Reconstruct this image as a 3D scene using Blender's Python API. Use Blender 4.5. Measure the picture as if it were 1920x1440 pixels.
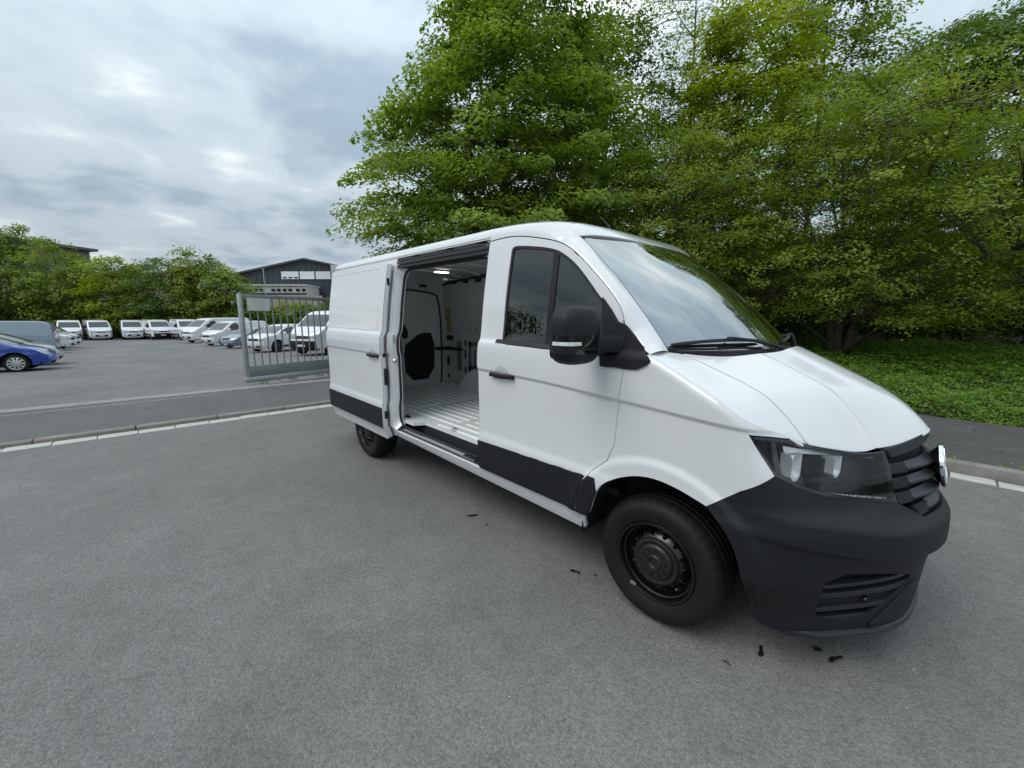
import bpy, bmesh, math, random
import numpy as np
from mathutils import Vector, Matrix
from mathutils.geometry import delaunay_2d_cdt
R = math.radians
rng = np.random.default_rng(7)
random.seed(7)
for o in list(bpy.data.objects): bpy.data.objects.remove(o)
SC = bpy.context.scene
COL = SC.collection

# ------------------------------------------------------------------ camera
# axes: x = forward direction of the near van (its front axle is x = 0), y = to its left, z up
CAM_F, CAM_P, CAM_YAW, CAM_PITCH = 755.0, (0.928, -2.872, 1.630), 2.39166, -0.15923
cam = bpy.data.cameras.new('camera'); camo = bpy.data.objects.new('camera', cam); COL.objects.link(camo)
cam.sensor_width = 36.0; cam.lens = 36.0*CAM_F/1920.0; cam.clip_start = 0.05; cam.clip_end = 3000
camo.location = CAM_P
camo.rotation_euler = (R(90)+CAM_PITCH, 0, CAM_YAW-R(90))
SC.camera = camo

# ------------------------------------------------------------------ sky and sun
SUN_EL, SUN_AZ = R(52), R(-102)      # direction towards the sun, azimuth measured from +x
w = bpy.data.worlds.new('World'); SC.world = w; w.use_nodes = True
nt = w.node_tree; nt.nodes.clear()
def wn(t, **k):
    n = nt.nodes.new(t)
    for a, b in k.items(): setattr(n, a, b)
    return n
L = nt.links.new
out = wn('ShaderNodeOutputWorld'); bg = wn('ShaderNodeBackground'); L(bg.outputs[0], out.inputs[0])
sky = wn('ShaderNodeTexSky', sky_type='NISHITA', sun_disc=False)
sky.sun_elevation = SUN_EL; sky.sun_rotation = R(90)-SUN_AZ
sky.air_density = 1.0; sky.dust_density = 1.5; sky.ozone_density = 1.2
tc = wn('ShaderNodeTexCoord'); sep = wn('ShaderNodeSeparateXYZ'); L(tc.outputs['Generated'], sep.inputs[0])
# project the direction on a cloud deck so that clouds flatten towards the horizon
zc = wn('ShaderNodeMath', operation='MAXIMUM'); L(sep.outputs[2], zc.inputs[0]); zc.inputs[1].default_value = 0.0
za = wn('ShaderNodeMath', operation='ADD'); L(zc.outputs[0], za.inputs[0]); za.inputs[1].default_value = 0.16
dx = wn('ShaderNodeMath', operation='DIVIDE'); L(sep.outputs[0], dx.inputs[0]); L(za.outputs[0], dx.inputs[1])
dy = wn('ShaderNodeMath', operation='DIVIDE'); L(sep.outputs[1], dy.inputs[0]); L(za.outputs[0], dy.inputs[1])
cb = wn('ShaderNodeCombineXYZ'); L(dx.outputs[0], cb.inputs[0]); L(dy.outputs[0], cb.inputs[1])
def cloud_noise(scale, detail, rough, dist, off):
    mp = wn('ShaderNodeMapping'); mp.inputs['Location'].default_value = off; L(cb.outputs[0], mp.inputs[0])
    n = wn('ShaderNodeTexNoise'); n.inputs['Scale'].default_value = scale; n.inputs['Detail'].default_value = detail; n.inputs['Roughness'].default_value = rough; n.inputs['Distortion'].default_value = dist
    L(mp.outputs[0], n.inputs['Vector']); return n
n1 = cloud_noise(1.5, 8, 0.50, 0.25, (3.1, 1.7, 0)); n2 = cloud_noise(0.55, 5, 0.5, 0.2, (0.4, 7.7, 0)); n3 = cloud_noise(4.2, 5, 0.5, 0.4, (9.0, 2.0, 0))
def madd(a, k, b):
    m_ = wn('ShaderNodeMath', operation='MULTIPLY_ADD'); L(a, m_.inputs[0]); m_.inputs[1].default_value = k
    if b is None: m_.inputs[2].default_value = 0.0
    else: L(b, m_.inputs[2])
    return m_.outputs[0]
cl = madd(n3.outputs[0], 0.20, madd(n1.outputs[0], 0.45, madd(n2.outputs[0], 0.35, None)))
clr = wn('ShaderNodeMapRange'); L(cl, clr.inputs[0]); clr.inputs[1].default_value = 0.38; clr.inputs[2].default_value = 0.63
shade = wn('ShaderNodeValToRGB'); L(clr.outputs[0], shade.inputs[0])
er = shade.color_ramp; er.interpolation = 'EASE'
er.elements[0].position = 0.0; er.elements[0].color = (0.235, 0.302, 0.368, 1)
er.elements[1].position = 1.0; er.elements[1].color = (0.690, 0.725, 0.735, 1)
e = er.elements.new(0.5); e.color = (0.382, 0.448, 0.497, 1)
hole = wn('ShaderNodeValToRGB'); L(n1.outputs[0], hole.inputs[0])
hole.color_ramp.elements[0].position = 0.69; hole.color_ramp.elements[0].color = (1, 1, 1, 1)
hole.color_ramp.elements[1].position = 0.80; hole.color_ramp.elements[1].color = (0.25, 0.25, 0.25, 1)
skm = wn('ShaderNodeVectorMath', operation='SCALE'); L(sky.outputs[0], skm.inputs[0]); skm.inputs[3].default_value = 0.10
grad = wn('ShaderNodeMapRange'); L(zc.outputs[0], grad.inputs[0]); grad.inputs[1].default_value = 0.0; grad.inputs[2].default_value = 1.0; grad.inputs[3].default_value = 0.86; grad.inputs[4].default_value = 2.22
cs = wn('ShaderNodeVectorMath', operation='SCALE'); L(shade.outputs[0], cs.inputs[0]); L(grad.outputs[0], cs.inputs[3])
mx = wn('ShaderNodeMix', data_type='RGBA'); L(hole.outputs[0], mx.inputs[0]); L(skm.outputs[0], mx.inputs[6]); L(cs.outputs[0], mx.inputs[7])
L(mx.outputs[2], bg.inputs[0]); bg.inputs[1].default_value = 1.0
sun = bpy.data.lights.new('sun', 'SUN'); sun.energy = 1.15; sun.angle = R(38); sun.color = (1.0, 0.955, 0.88)
suno = bpy.data.objects.new('sun', sun); COL.objects.link(suno)
sd = Vector((math.cos(SUN_EL)*math.cos(SUN_AZ), math.cos(SUN_EL)*math.sin(SUN_AZ), math.sin(SUN_EL)))
suno.rotation_euler = sd.to_track_quat('Z', 'Y').to_euler(); suno.location = (0, 0, 40)
SC.view_settings.view_transform = 'Standard'; SC.view_settings.look = 'None'
SC.view_settings.gamma = 1.0; SC.view_settings.exposure = 0.36; SC.view_settings.use_curve_mapping = False
SC.render.engine = 'CYCLES'

# ------------------------------------------------------------------ helpers
_F = np.array([math.cos(CAM_YAW)*math.cos(CAM_PITCH), math.sin(CAM_YAW)*math.cos(CAM_PITCH), math.sin(CAM_PITCH)])
_Rt = np.array([math.sin(CAM_YAW), -math.cos(CAM_YAW), 0.0]); _U = np.cross(_Rt, _F); _C = np.array(CAM_P)
def ray(px, py): return _F + (px-960)/CAM_F*_Rt - (py-720)/CAM_F*_U
def on_plane(px, py, axis, val):            # the point on a wall or floor plane seen at a photo pixel
    d = ray(px, py); t = (val-_C[axis])/d[axis]
    return _C+t*d
def ground(px, py, z=0.0): return on_plane(px, py, 2, z)
def dirpos(px, depth, z=0.0):
    fh = np.array([math.cos(CAM_YAW), math.sin(CAM_YAW)]); rh = np.array([math.sin(CAM_YAW), -math.cos(CAM_YAW)])
    p_ = _C[:2]+depth*(fh+(px-960)/CAM_F*rh); return (float(p_[0]), float(p_[1]), z)
def pchip(x, y):
    x = np.asarray(x, float); y = np.asarray(y, float); h = np.diff(x); dl = np.diff(y)/h
    d = np.zeros_like(y); d[0] = dl[0]; d[-1] = dl[-1]
    for i in range(1, len(x)-1):
        if dl[i-1]*dl[i] > 0:
            w1 = 2*h[i]+h[i-1]; w2 = h[i]+2*h[i-1]; d[i] = (w1+w2)/(w1/dl[i-1]+w2/dl[i])
    def f(q):
        q = np.asarray(q, float); qc = np.clip(q, x[0], x[-1])
        k = np.clip(np.searchsorted(x, qc)-1, 0, len(x)-2); t = (qc-x[k])/h[k]
        return (y[k]*(1+2*t)*(1-t)**2 + d[k]*h[k]*t*(1-t)**2 + y[k+1]*t*t*(3-2*t) + d[k+1]*h[k]*t*t*(t-1))
    return f
def spline(x, y):                           # natural cubic
    x = np.asarray(x, float); y = np.asarray(y, float); n = len(x); h = np.diff(x)
    A = np.eye(n); b = np.zeros(n)
    for i in range(1, n-1):
        A[i, i-1] = h[i-1]; A[i, i] = 2*(h[i-1]+h[i]); A[i, i+1] = h[i]
        b[i] = 3*((y[i+1]-y[i])/h[i]-(y[i]-y[i-1])/h[i-1])
    c = np.linalg.solve(A, b)
    def f(q):
        q = np.asarray(q, float); k = np.clip(np.searchsorted(x, q)-1, 0, n-2); t = q-x[k]
        bb = (y[k+1]-y[k])/h[k]-h[k]*(2*c[k]+c[k+1])/3; dd = (c[k+1]-c[k])/(3*h[k])
        return y[k]+bb*t+c[k]*t*t+dd*t**3
    return f
def sstep(a, b, x):
    t = np.clip((np.asarray(x, float)-a)/(b-a), 0, 1); return t*t*(3-2*t)

# ------------------------------------------------------------------ materials
MATS = {}
def mat(name, col, rough=0.5, metal=0.0, coat=0.0, var=0.0, vscale=8.0, bump=0.0, bscale=200.0, spec=0.5, trans=0.0, coords='Object', rvar=0.0):
    if name in MATS: return MATS[name]
    m = bpy.data.materials.new(name); m.use_nodes = True; t = m.node_tree; b = t.nodes['Principled BSDF']
    b.inputs['Base Color'].default_value = (*col, 1); b.inputs['Roughness'].default_value = rough
    b.inputs['Metallic'].default_value = metal; b.inputs['Coat Weight'].default_value = coat; b.inputs['Coat Roughness'].default_value = 0.04
    b.inputs['Specular IOR Level'].default_value = spec
    tcn = t.nodes.new('ShaderNodeTexCoord')
    if var > 0 or rvar > 0:
        n = t.nodes.new('ShaderNodeTexNoise'); n.inputs['Scale'].default_value = vscale; n.inputs['Detail'].default_value = 6; n.inputs['Roughness'].default_value = 0.6
        t.links.new(tcn.outputs[coords], n.inputs['Vector'])
        if var > 0:
            r = t.nodes.new('ShaderNodeValToRGB'); r.color_ramp.elements[0].position = 0.3; r.color_ramp.elements[1].position = 0.7
            r.color_ramp.elements[0].color = (*[max(0, c*(1-var)) for c in col], 1); r.color_ramp.elements[1].color = (*[c*(1+var) for c in col], 1)
            t.links.new(n.outputs[0], r.inputs[0]); t.links.new(r.outputs[0], b.inputs['Base Color'])
        if rvar > 0:
            q = t.nodes.new('ShaderNodeMapRange'); q.inputs[1].default_value = 0.3; q.inputs[2].default_value = 0.7
            q.inputs[3].default_value = max(0.02, rough-rvar); q.inputs[4].default_value = rough+rvar
            t.links.new(n.outputs[0], q.inputs[0]); t.links.new(q.outputs[0], b.inputs['Roughness'])
    if bump > 0:
        n = t.nodes.new('ShaderNodeTexNoise'); n.inputs['Scale'].default_value = bscale; n.inputs['Detail'].default_value = 3
        t.links.new(tcn.outputs[coords], n.inputs['Vector'])
        bp = t.nodes.new('ShaderNodeBump'); bp.inputs['Strength'].default_value = bump; bp.inputs['Distance'].default_value = 0.01
        t.links.new(n.outputs[0], bp.inputs['Height']); t.links.new(bp.outputs[0], b.inputs['Normal'])
    MATS[name] = m; return m
def glass_mat(name, tint, f0=0.08, ior=1.52):
    m = bpy.data.materials.new(name); m.use_nodes = True; t = m.node_tree; t.nodes.clear()
    o = t.nodes.new('ShaderNodeOutputMaterial'); mixs = t.nodes.new('ShaderNodeMixShader')
    tr = t.nodes.new('ShaderNodeBsdfTransparent'); tr.inputs[0].default_value = (*tint, 1)
    gl = t.nodes.new('ShaderNodeBsdfGlossy'); gl.inputs['Roughness'].default_value = 0.012; gl.inputs[0].default_value = (0.95, 0.98, 0.97, 1)
    fr = t.nodes.new('ShaderNodeFresnel'); fr.inputs[0].default_value = ior
    mr = t.nodes.new('ShaderNodeMapRange'); mr.inputs[1].default_value = ((ior-1)/(ior+1))**2; mr.inputs[2].default_value = 1.0; mr.inputs[3].default_value = f0; mr.inputs[4].default_value = 1.0
    t.links.new(fr.outputs[0], mr.inputs[0]); t.links.new(mr.outputs[0], mixs.inputs[0])
    t.links.new(tr.outputs[0], mixs.inputs[1]); t.links.new(gl.outputs[0], mixs.inputs[2]); t.links.new(mixs.outputs[0], o.inputs[0])
    MATS[name] = m; return m
WHITE = mat('white_paint', (0.69, 0.70, 0.71), 0.30, coat=1.0, rvar=0.03, vscale=3)
INNER = mat('inner_white_paint', (0.60, 0.62, 0.62), 0.38, coat=0.3, var=0.05, vscale=3)
FLOORP = mat('cargo_floor_paint', (0.80, 0.82, 0.82), 0.26, coat=0.5, var=0.05, vscale=4)
PLAST = mat('dark_plastic', (0.0105, 0.0115, 0.0145), 0.52, var=0.12, vscale=30, bump=0.12, bscale=900, spec=0.32)
PLASTL = mat('grille_plastic', (0.016, 0.0175, 0.020), 0.40, var=0.1, vscale=20)
GLOSSB = mat('gloss_black', (0.006, 0.007, 0.008), 0.12, coat=0.5)
RUBBER = mat('rubber', (0.012, 0.012, 0.013), 0.62, var=0.2, vscale=20)
TYRE = mat('tyre_rubber', (0.0085, 0.0085, 0.0095), 0.62, var=0.25, vscale=14, bump=0.15, bscale=300, spec=0.3)
STEELB = mat('black_steel_wheel', (0.0045, 0.0045, 0.005), 0.26, coat=0.2)
DARKIN = mat('dark_void', (0.006, 0.006, 0.006), 0.9)
CHROME = mat('chrome', (0.78, 0.80, 0.82), 0.10, metal=1.0)
SILVER = mat('bright_metal', (0.72, 0.73, 0.74), 0.28, metal=1.0, var=0.06, vscale=20)
WSGLASS = glass_mat('windscreen_glass', (0.38, 0.52, 0.45), 0.46)
SDGLASS = glass_mat('side_glass', (0.30, 0.40, 0.37), 0.085)
LAMPGL = glass_mat('lamp_glass', (0.94, 0.95, 0.95), 0.03, 1.33)
SEATM = mat('seat_cloth', (0.035, 0.037, 0.04), 0.9, var=0.25, vscale=60)
DASHM = mat('dashboard_plastic', (0.030, 0.032, 0.034), 0.65, var=0.1, vscale=30)

# ------------------------------------------------------------------ object builders
RAKE = [0.0]                                # the empty van stands slightly nose-down
def mesh_obj(name, verts, faces, material, parent=None, smooth=True, normals=None, edges=(), sharp=None):
    v = np.asarray(verts, float).reshape(-1, 3).copy()
    if RAKE[0]: v[:, 2] -= RAKE[0]*v[:, 0]
    me = bpy.data.meshes.new(name); me.from_pydata(v.tolist(), list(edges), [tuple(int(i) for i in f) for f in faces])
    mats = material if isinstance(material, (list, tuple)) else [material]
    for m in mats: me.materials.append(m)
    if smooth:
        me.shade_smooth()
        if sharp: me.set_sharp_from_angle(angle=R(sharp))
        if normals is not None: me.normals_split_custom_set_from_vertices(np.asarray(normals).tolist())
    o = bpy.data.objects.new(name, me); COL.objects.link(o)
    if parent is not None: o.parent = parent
    return o
def empty(name, loc=(0, 0, 0), rz=0, parent=None):
    o = bpy.data.objects.new(name, None); COL.objects.link(o); o.location = loc; o.rotation_euler = (0, 0, rz); o.empty_display_size = 0.2
    if parent is not None: o.parent = parent
    return o
def tag(o, label=None, cat=None, group=None, kind=None):
    if label: o['label'] = label
    if cat: o['category'] = cat
    if group: o['group'] = group
    if kind: o['kind'] = kind
    return o
class MB:                                   # collects verts and faces of one mesh
    def __init__(s): s.v = []; s.f = []; s.m = []
    def add(s, v, f, mi=0):
        b = len(s.v); s.v += [tuple(map(float, p)) for p in v]; s.f += [tuple(i+b for i in q) for q in f]; s.m += [mi]*len(f); return s
    def box(s, a, b, mi=0, bev=0.0):
        (x0, y0, z0), (x1, y1, z1) = a, b
        if bev <= 0:
            return s.add([(x0,y0,z0),(x1,y0,z0),(x1,y1,z0),(x0,y1,z0),(x0,y0,z1),(x1,y0,z1),(x1,y1,z1),(x0,y1,z1)],
                     [(0,3,2,1),(4,5,6,7),(0,1,5,4),(1,2,6,5),(2,3,7,6),(3,0,4,7)], mi)
        bm = bmesh.new(); bmesh.ops.create_cube(bm, size=1)
        for q in bm.verts: q.co = Vector(((x0+x1)/2+q.co.x*(x1-x0), (y0+y1)/2+q.co.y*(y1-y0), (z0+z1)/2+q.co.z*(z1-z0)))
        bmesh.ops.bevel(bm, geom=bm.edges[:], offset=bev, segments=2, affect='EDGES', profile=0.5)
        bm.verts.index_update(); r = s.add([q.co for q in bm.verts], [[q.index for q in f.verts] for f in bm.faces], mi); bm.free(); return r
    def tube(s, pts, rad, n=8, mi=0, cap=True, closed=False):
        pts = [Vector(p) for p in pts]; k = len(pts)
        rad = [rad]*k if not hasattr(rad, '__len__') else list(rad)
        vs = []; fs = []; prev = None
        for i, p in enumerate(pts):
            if closed: t = (pts[(i+1) % k]-pts[i-1])
            else: t = pts[min(i+1, k-1)]-pts[max(i-1, 0)]
            t = t.normalized() if t.length > 1e-9 else Vector((0, 0, 1))
            if prev is None:
                a = Vector((0, 0, 1)) if abs(t.z) < 0.9 else Vector((1, 0, 0)); u = t.cross(a).normalized()
            else:
                u = (prev - t*prev.dot(t)); u = u.normalized() if u.length > 1e-6 else t.orthogonal().normalized()
            prev = u; w_ = t.cross(u)
            for j in range(n):
                a = 2*math.pi*j/n; vs.append(p+(u*math.cos(a)+w_*math.sin(a))*rad[i])
        for i in range(k if closed else k-1):
            i2 = (i+1) % k
            for j in range(n): fs.append((i*n+j, i*n+(j+1) % n, i2*n+(j+1) % n, i2*n+j))
        if cap and not closed: fs.append(tuple(range(n-1, -1, -1))); fs.append(tuple((k-1)*n+j for j in range(n)))
        return s.add(vs, fs, mi)
    def lathe(s, prof, c=(0, 0, 0), axis='y', n=48, mi=0, closed=False):   # prof: (radius, offset along the axis)
        vs = []; fs = []; k = len(prof)
        for j in range(n):
            a = 2*math.pi*j/n
            for r_, h in prof:
                p = (c[0]+r_*math.cos(a), c[1]+h, c[2]+r_*math.sin(a)) if axis == 'y' else ((c[0]+h, c[1]+r_*math.cos(a), c[2]+r_*math.sin(a)) if axis == 'x' else (c[0]+r_*math.cos(a), c[1]+r_*math.sin(a), c[2]+h))
                vs.append(p)
        for j in range(n):
            j2 = (j+1) % n
            for i in range(k if closed else k-1):
                i2 = (i+1) % k; fs.append((j*k+i, j*k+i2, j2*k+i2, j2*k+i))
        return s.add(vs, fs, mi)
    def prism(s, poly, ax, a, b, mi=0):     # polygon in the two other axes, extruded along ax from a to b
        n = len(poly); o = [i for i in range(3) if i != ax]
        def P(q, h):
            r_ = [0, 0, 0]; r_[o[0]] = q[0]; r_[o[1]] = q[1]; r_[ax] = h; return r_
        vs = [P(q, a) for q in poly]+[P(q, b) for q in poly]
        fs = [tuple(range(n-1, -1, -1)), tuple(range(n, 2*n))]+[(i, (i+1) % n, n+(i+1) % n, n+i) for i in range(n)]
        return s.add(vs, fs, mi)
    def build(s, name, material, parent=None, smooth=True, sharp=35):
        o = mesh_obj(name, s.v, s.f, material, parent, smooth, sharp=sharp)
        if any(s.m):
            o.data.polygons.foreach_set('material_index', s.m); o.data.update()
        return o
def grid_faces(nu, nv, off=0): return [(off+i*nv+j, off+(i+1)*nv+j, off+(i+1)*nv+j+1, off+i*nv+j+1) for i in range(nu-1) for j in range(nv-1)]
def resample(poly, step, closed=True):
    P = [np.asarray(q, float) for q in poly]; o = []
    n = len(P)
    for i in range(n if closed else n-1):
        a, b = P[i], P[(i+1) % n]; k = max(1, int(math.ceil(np.linalg.norm(b-a)/step)))
        for j in range(k): o.append(a+(b-a)*j/k)
    if not closed: o.append(P[-1])
    return np.array(o)
def smooth_poly(poly, it=1, keep=()):       # Chaikin, keeping the listed corners sharp
    P = [tuple(q) for q in poly]; K = set(keep)
    for _ in range(it):
        o = []; nk = set(); n = len(P)
        for i in range(n):
            a, b, c = np.array(P[i-1]), np.array(P[i]), np.array(P[(i+1) % n])
            if i in K: nk.add(len(o)); o.append(tuple(b))
            else: o.append(tuple(b+(a-b)*0.25)); o.append(tuple(b+(c-b)*0.25))
        P = o; K = nk
    return P
def inside(poly, q):
    poly = np.asarray(poly); x, y = q[:, 0], q[:, 1]; r_ = np.zeros(len(q), bool)
    x0, y0 = poly[:, 0], poly[:, 1]; x1, y1 = np.roll(x0, -1), np.roll(y0, -1)
    for a, b, c, d in zip(x0, y0, x1, y1):
        if b == d: continue
        k = ((b > y) != (d > y)) & (x < (c-a)*(y-b)/(d-b)+a); r_ ^= k
    return r_
def edge_dist(poly, q):
    d = np.full(len(q), 1e9); n = len(poly)
    for i in range(n):
        a, b = poly[i], poly[(i+1) % n]; ab = b-a; l = ab@ab
        if l < 1e-14: continue
        t = np.clip(((q-a)@ab)/l, 0, 1); d = np.minimum(d, np.linalg.norm(q-(a+t[:, None]*ab), axis=1))
    return d
def panel_mesh(poly, holes, surf, res=0.03, vlines=None, ulines=None, edge=None, flip=False):
    """triangulate a polygon of a parametric surface; returns verts, faces, normals, loops"""
    edge = edge or res
    loops = [resample(poly, edge)]+[resample(h, edge) for h in holes]
    lo = loops[0].min(0); hi = loops[0].max(0)
    us = ulines if ulines is not None else np.arange(lo[0]+res/2, hi[0], res)
    vs = vlines if vlines is not None else np.arange(lo[1]+res/2, hi[1], res)
    G = np.array([(a, b) for a in us for b in vs if lo[0] < a < hi[0] and lo[1] < b < hi[1]])
    if len(G):
        ok = inside(loops[0], G) & (edge_dist(loops[0], G) > 0.35*min(res, edge))
        for h in loops[1:]: ok &= ~inside(h, G) & (edge_dist(h, G) > 0.35*min(res, edge))
        G = G[ok]
    pts = []; ed = []; 
    for l in loops:
        b = len(pts); pts += [Vector((q[0], q[1])) for q in l]; ed += [(b+i, b+(i+1) % len(l)) for i in range(len(l))]
    pts += [Vector((q[0], q[1])) for q in G]
    r_ = delaunay_2d_cdt(pts, ed, [], 0, 1e-6)
    V = np.array([(q.x, q.y) for q in r_[0]]); Fs = np.array([f for f in r_[2] if len(f) == 3])
    cen = V[Fs].mean(1); ok = inside(loops[0], cen)
    for h in loops[1:]: ok &= ~inside(h, cen)
    Fs = Fs[ok]
    P = np.array(surf(V[:, 0], V[:, 1])).T
    e_ = 0.004
    du = np.array(surf(V[:, 0]+e_, V[:, 1])).T-np.array(surf(V[:, 0]-e_, V[:, 1])).T
    dv = np.array(surf(V[:, 0], V[:, 1]+e_)).T-np.array(surf(V[:, 0], V[:, 1]-e_)).T
    N = np.cross(du, dv); N /= np.maximum(np.linalg.norm(N, axis=1), 1e-12)[:, None]
    if flip: N = -N
    fn = np.cross(P[Fs[:, 1]]-P[Fs[:, 0]], P[Fs[:, 2]]-P[Fs[:, 0]])
    rv = (fn*N[Fs[:, 0]]).sum(1) < 0; Fs[rv] = Fs[rv][:, ::-1]
    # boundary edges
    from collections import Counter
    cnt = Counter(); dirs = {}
    for f in Fs:
        for a, b in ((f[0], f[1]), (f[1], f[2]), (f[2], f[0])):
            k = (min(a, b), max(a, b)); cnt[k] += 1; dirs[k] = (a, b)
    bnd = [dirs[k] for k, c in cnt.items() if c == 1]
    return P, Fs, N, bnd
def panel(name, poly, holes, surf, material, parent, res=0.03, thick=0.02, vlines=None, ulines=None, edge=None, flip=False, offset=0.0, mirror=False, bev=0.003, nfix=None):
    P, Fs, N, bnd = panel_mesh(poly, holes, surf, res, vlines, ulines, edge, flip)
    if nfix is not None: N = nfix(P, N)
    P = P+N*offset
    V = P.tolist(); F = [tuple(f) for f in Fs]; NN = N.tolist()
    if thick:
        # small rounded edge, then a flange going in
        bv = sorted({i for e_ in bnd for i in e_}); en = {i: np.zeros(3) for i in bv}
        for a, b in bnd:
            t = P[b]-P[a]; n_ = np.cross(t, N[a]); n_ /= max(np.linalg.norm(n_), 1e-12); en[a] += n_; en[b] += n_
        m1 = {}; m2 = {}
        for i in bv:
            n_ = en[i]/max(np.linalg.norm(en[i]), 1e-9)
            m1[i] = len(V); V.append((P[i]+n_*bev-N[i]*bev).tolist()); NN.append(((n_+N[i]*0.15)/np.linalg.norm(n_+N[i]*0.15)).tolist())
            m2[i] = len(V); V.append((P[i]+n_*bev-N[i]*(thick+bev)).tolist()); NN.append(n_.tolist())
        for a, b in bnd:
            F.append((b, a, m1[a], m1[b])); F.append((m1[b], m1[a], m2[a], m2[b]))
    V = np.array(V); NN = np.array(NN)
    o = mesh_obj(name, V, F, material, parent, True, NN)
    if mirror:
        V2 = V*np.array([1, -1, 1]); N2 = NN*np.array([1, -1, 1])
        return o, mesh_obj(name, V2, [tuple(f[::-1]) for f in F], material, parent, True, N2)
    return o
def mirror_obj(o, parent=None):             # the other side of the vehicle: same mesh with y turned round
    me = o.data.copy(); co = np.empty(len(me.vertices)*3); me.vertices.foreach_get('co', co); co = co.reshape(-1, 3); co[:, 1] *= -1
    n = mesh_obj.__globals__['bpy'].data.objects.new(o.name.split('.')[0], me); me.vertices.foreach_set('co', co.ravel()); me.flip_normals(); me.update()
    COL.objects.link(n); n.parent = parent if parent is not None else o.parent
    for k in ('label', 'kind'):
        if k in o: n[k] = o[k]
    return n
# ================================================================== ground, road, kerbs
def gz(x):                                  # the yard behind the gate falls gently away
    return np.interp(-np.asarray(x, float), [10.3, 23, 28, 66, 75], [0, -0.27, -0.33, -0.80, -0.85])
def bankz(y): return np.interp(y, [6.2, 6.5, 8.0, 11.0, 16.0, 30.0], [0.06, 0.12, 0.30, 0.62, 0.85, 0.9])
def asphalt(name, base, speck=0.35, patch=0.12, tint=(1, 1, 1), rough=0.82, big=0.5, seed=0.0):
    m = bpy.data.materials.new(name); m.use_nodes = True; t = m.node_tree; b = t.nodes['Principled BSDF']; lk = t.links.new
    g = t.nodes.new('ShaderNodeNewGeometry')
    def noise(sc, det, rgh=0.5, dist=0.0):
        n = t.nodes.new('ShaderNodeTexNoise'); n.inputs['Scale'].default_value = sc; n.inputs['Detail'].default_value = det; n.inputs['Roughness'].default_value = rgh; n.inputs['Distortion'].default_value = dist; lk(g.outputs['Position'], n.inputs['Vector']); return n
    def mrange(o, a, b_, c, d):
        q = t.nodes.new('ShaderNodeMapRange'); q.inputs[1].default_value = a; q.inputs[2].default_value = b_; q.inputs[3].default_value = c; q.inputs[4].default_value = d; lk(o, q.inputs[0]); return q.outputs[0]
    def mul(a, c):
        q = t.nodes.new('ShaderNodeMath'); q.operation = 'MULTIPLY'; lk(a, q.inputs[0]); lk(c, q.inputs[1]); return q.outputs[0]
    fine = noise(150, 2, 0.7); vor = t.nodes.new('ShaderNodeTexVoronoi'); vor.inputs['Scale'].default_value = 95; lk(g.outputs['Position'], vor.inputs['Vector'])
    sp = mrange(fine.outputs[0], 0.32, 0.70, 1-speck, 1+speck)
    st = mrange(vor.outputs['Color'], 0.0, 1.0, 1-speck*0.9, 1+speck*0.9)
    mid = noise(7, 5, 0.6); lg = noise(big, 6, 0.62, 0.6); str_ = noise(1.6, 4, 0.55, 2.0)
    v = mul(sp, st); v = mul(v, mrange(mid.outputs[0], 0.3, 0.7, 1-patch*0.5, 1+patch*0.5)); v = mul(v, mrange(lg.outputs[0], 0.3, 0.7, 1-patch, 1+patch)); v = mul(v, mrange(str_.outputs[0], 0.35, 0.65, 1-patch*0.4, 1+patch*0.4))
    # stray pale grit
    gr = t.nodes.new('ShaderNodeTexVoronoi'); gr.inputs['Scale'].default_value = 9; lk(g.outputs['Position'], gr.inputs['Vector'])
    grit = mrange(gr.outputs['Distance'], 0.030, 0.045, 1.9, 1.0); v = mul(v, grit)
    cc = t.nodes.new('ShaderNodeVectorMath'); cc.operation = 'SCALE'; cc.inputs[0].default_value = [base*c for c in tint]; lk(v, cc.inputs[3]); lk(cc.outputs[0], b.inputs['Base Color'])
    b.inputs['Roughness'].default_value = rough; b.inputs['Specular IOR Level'].default_value = 0.35
    bp = t.nodes.new('ShaderNodeBump'); bp.inputs['Strength'].default_value = 0.55; bp.inputs['Distance'].default_value = 0.006
    hh = t.nodes.new('ShaderNodeMath'); hh.operation = 'SUBTRACT'; lk(fine.outputs[0], hh.inputs[0]); lk(vor.outputs['Distance'], hh.inputs[1]); lk(hh.outputs[0], bp.inputs['Height']); lk(bp.outputs[0], b.inputs['Normal'])
    return m
ROADM = asphalt('road_asphalt', 0.165, 0.29, 0.13, (1.03, 1.0, 0.965))
PAVEM = asphalt('pavement_asphalt', 0.118, 0.28, 0.14, (1.0, 0.98, 0.96))
YARDM = asphalt('yard_asphalt', 0.16, 0.25, 0.20, (1.01, 1.0, 0.99), big=0.22)
CONC = mat('pale_concrete', (0.25, 0.243, 0.23), 0.85, var=0.25, vscale=3, bump=0.3, bscale=80, coords='Object')
KERBM = mat('kerb_concrete', (0.20, 0.188, 0.172), 0.85, var=0.22, vscale=5, bump=0.4, bscale=120)
GUTM = mat('gutter_stone', (0.46, 0.45, 0.42), 0.8, var=0.2, vscale=9, bump=0.4, bscale=90)
SOILM = mat('dark_soil', (0.035, 0.032, 0.022), 0.95, var=0.5, vscale=2.5, bump=0.6, bscale=14)
xs = np.unique(np.concatenate([np.linspace(-400, -70, 8), np.linspace(-68, -10.3, 30), np.linspace(-10, 12, 12), np.linspace(20, 400, 6)])); ys = np.unique(np.concatenate([np.linspace(-400, -40, 6), np.linspace(-30, 6, 10), np.array([6.2, 6.5, 8, 9.5, 11, 13, 16, 20, 30]), np.linspace(50, 400, 6)]))
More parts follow.
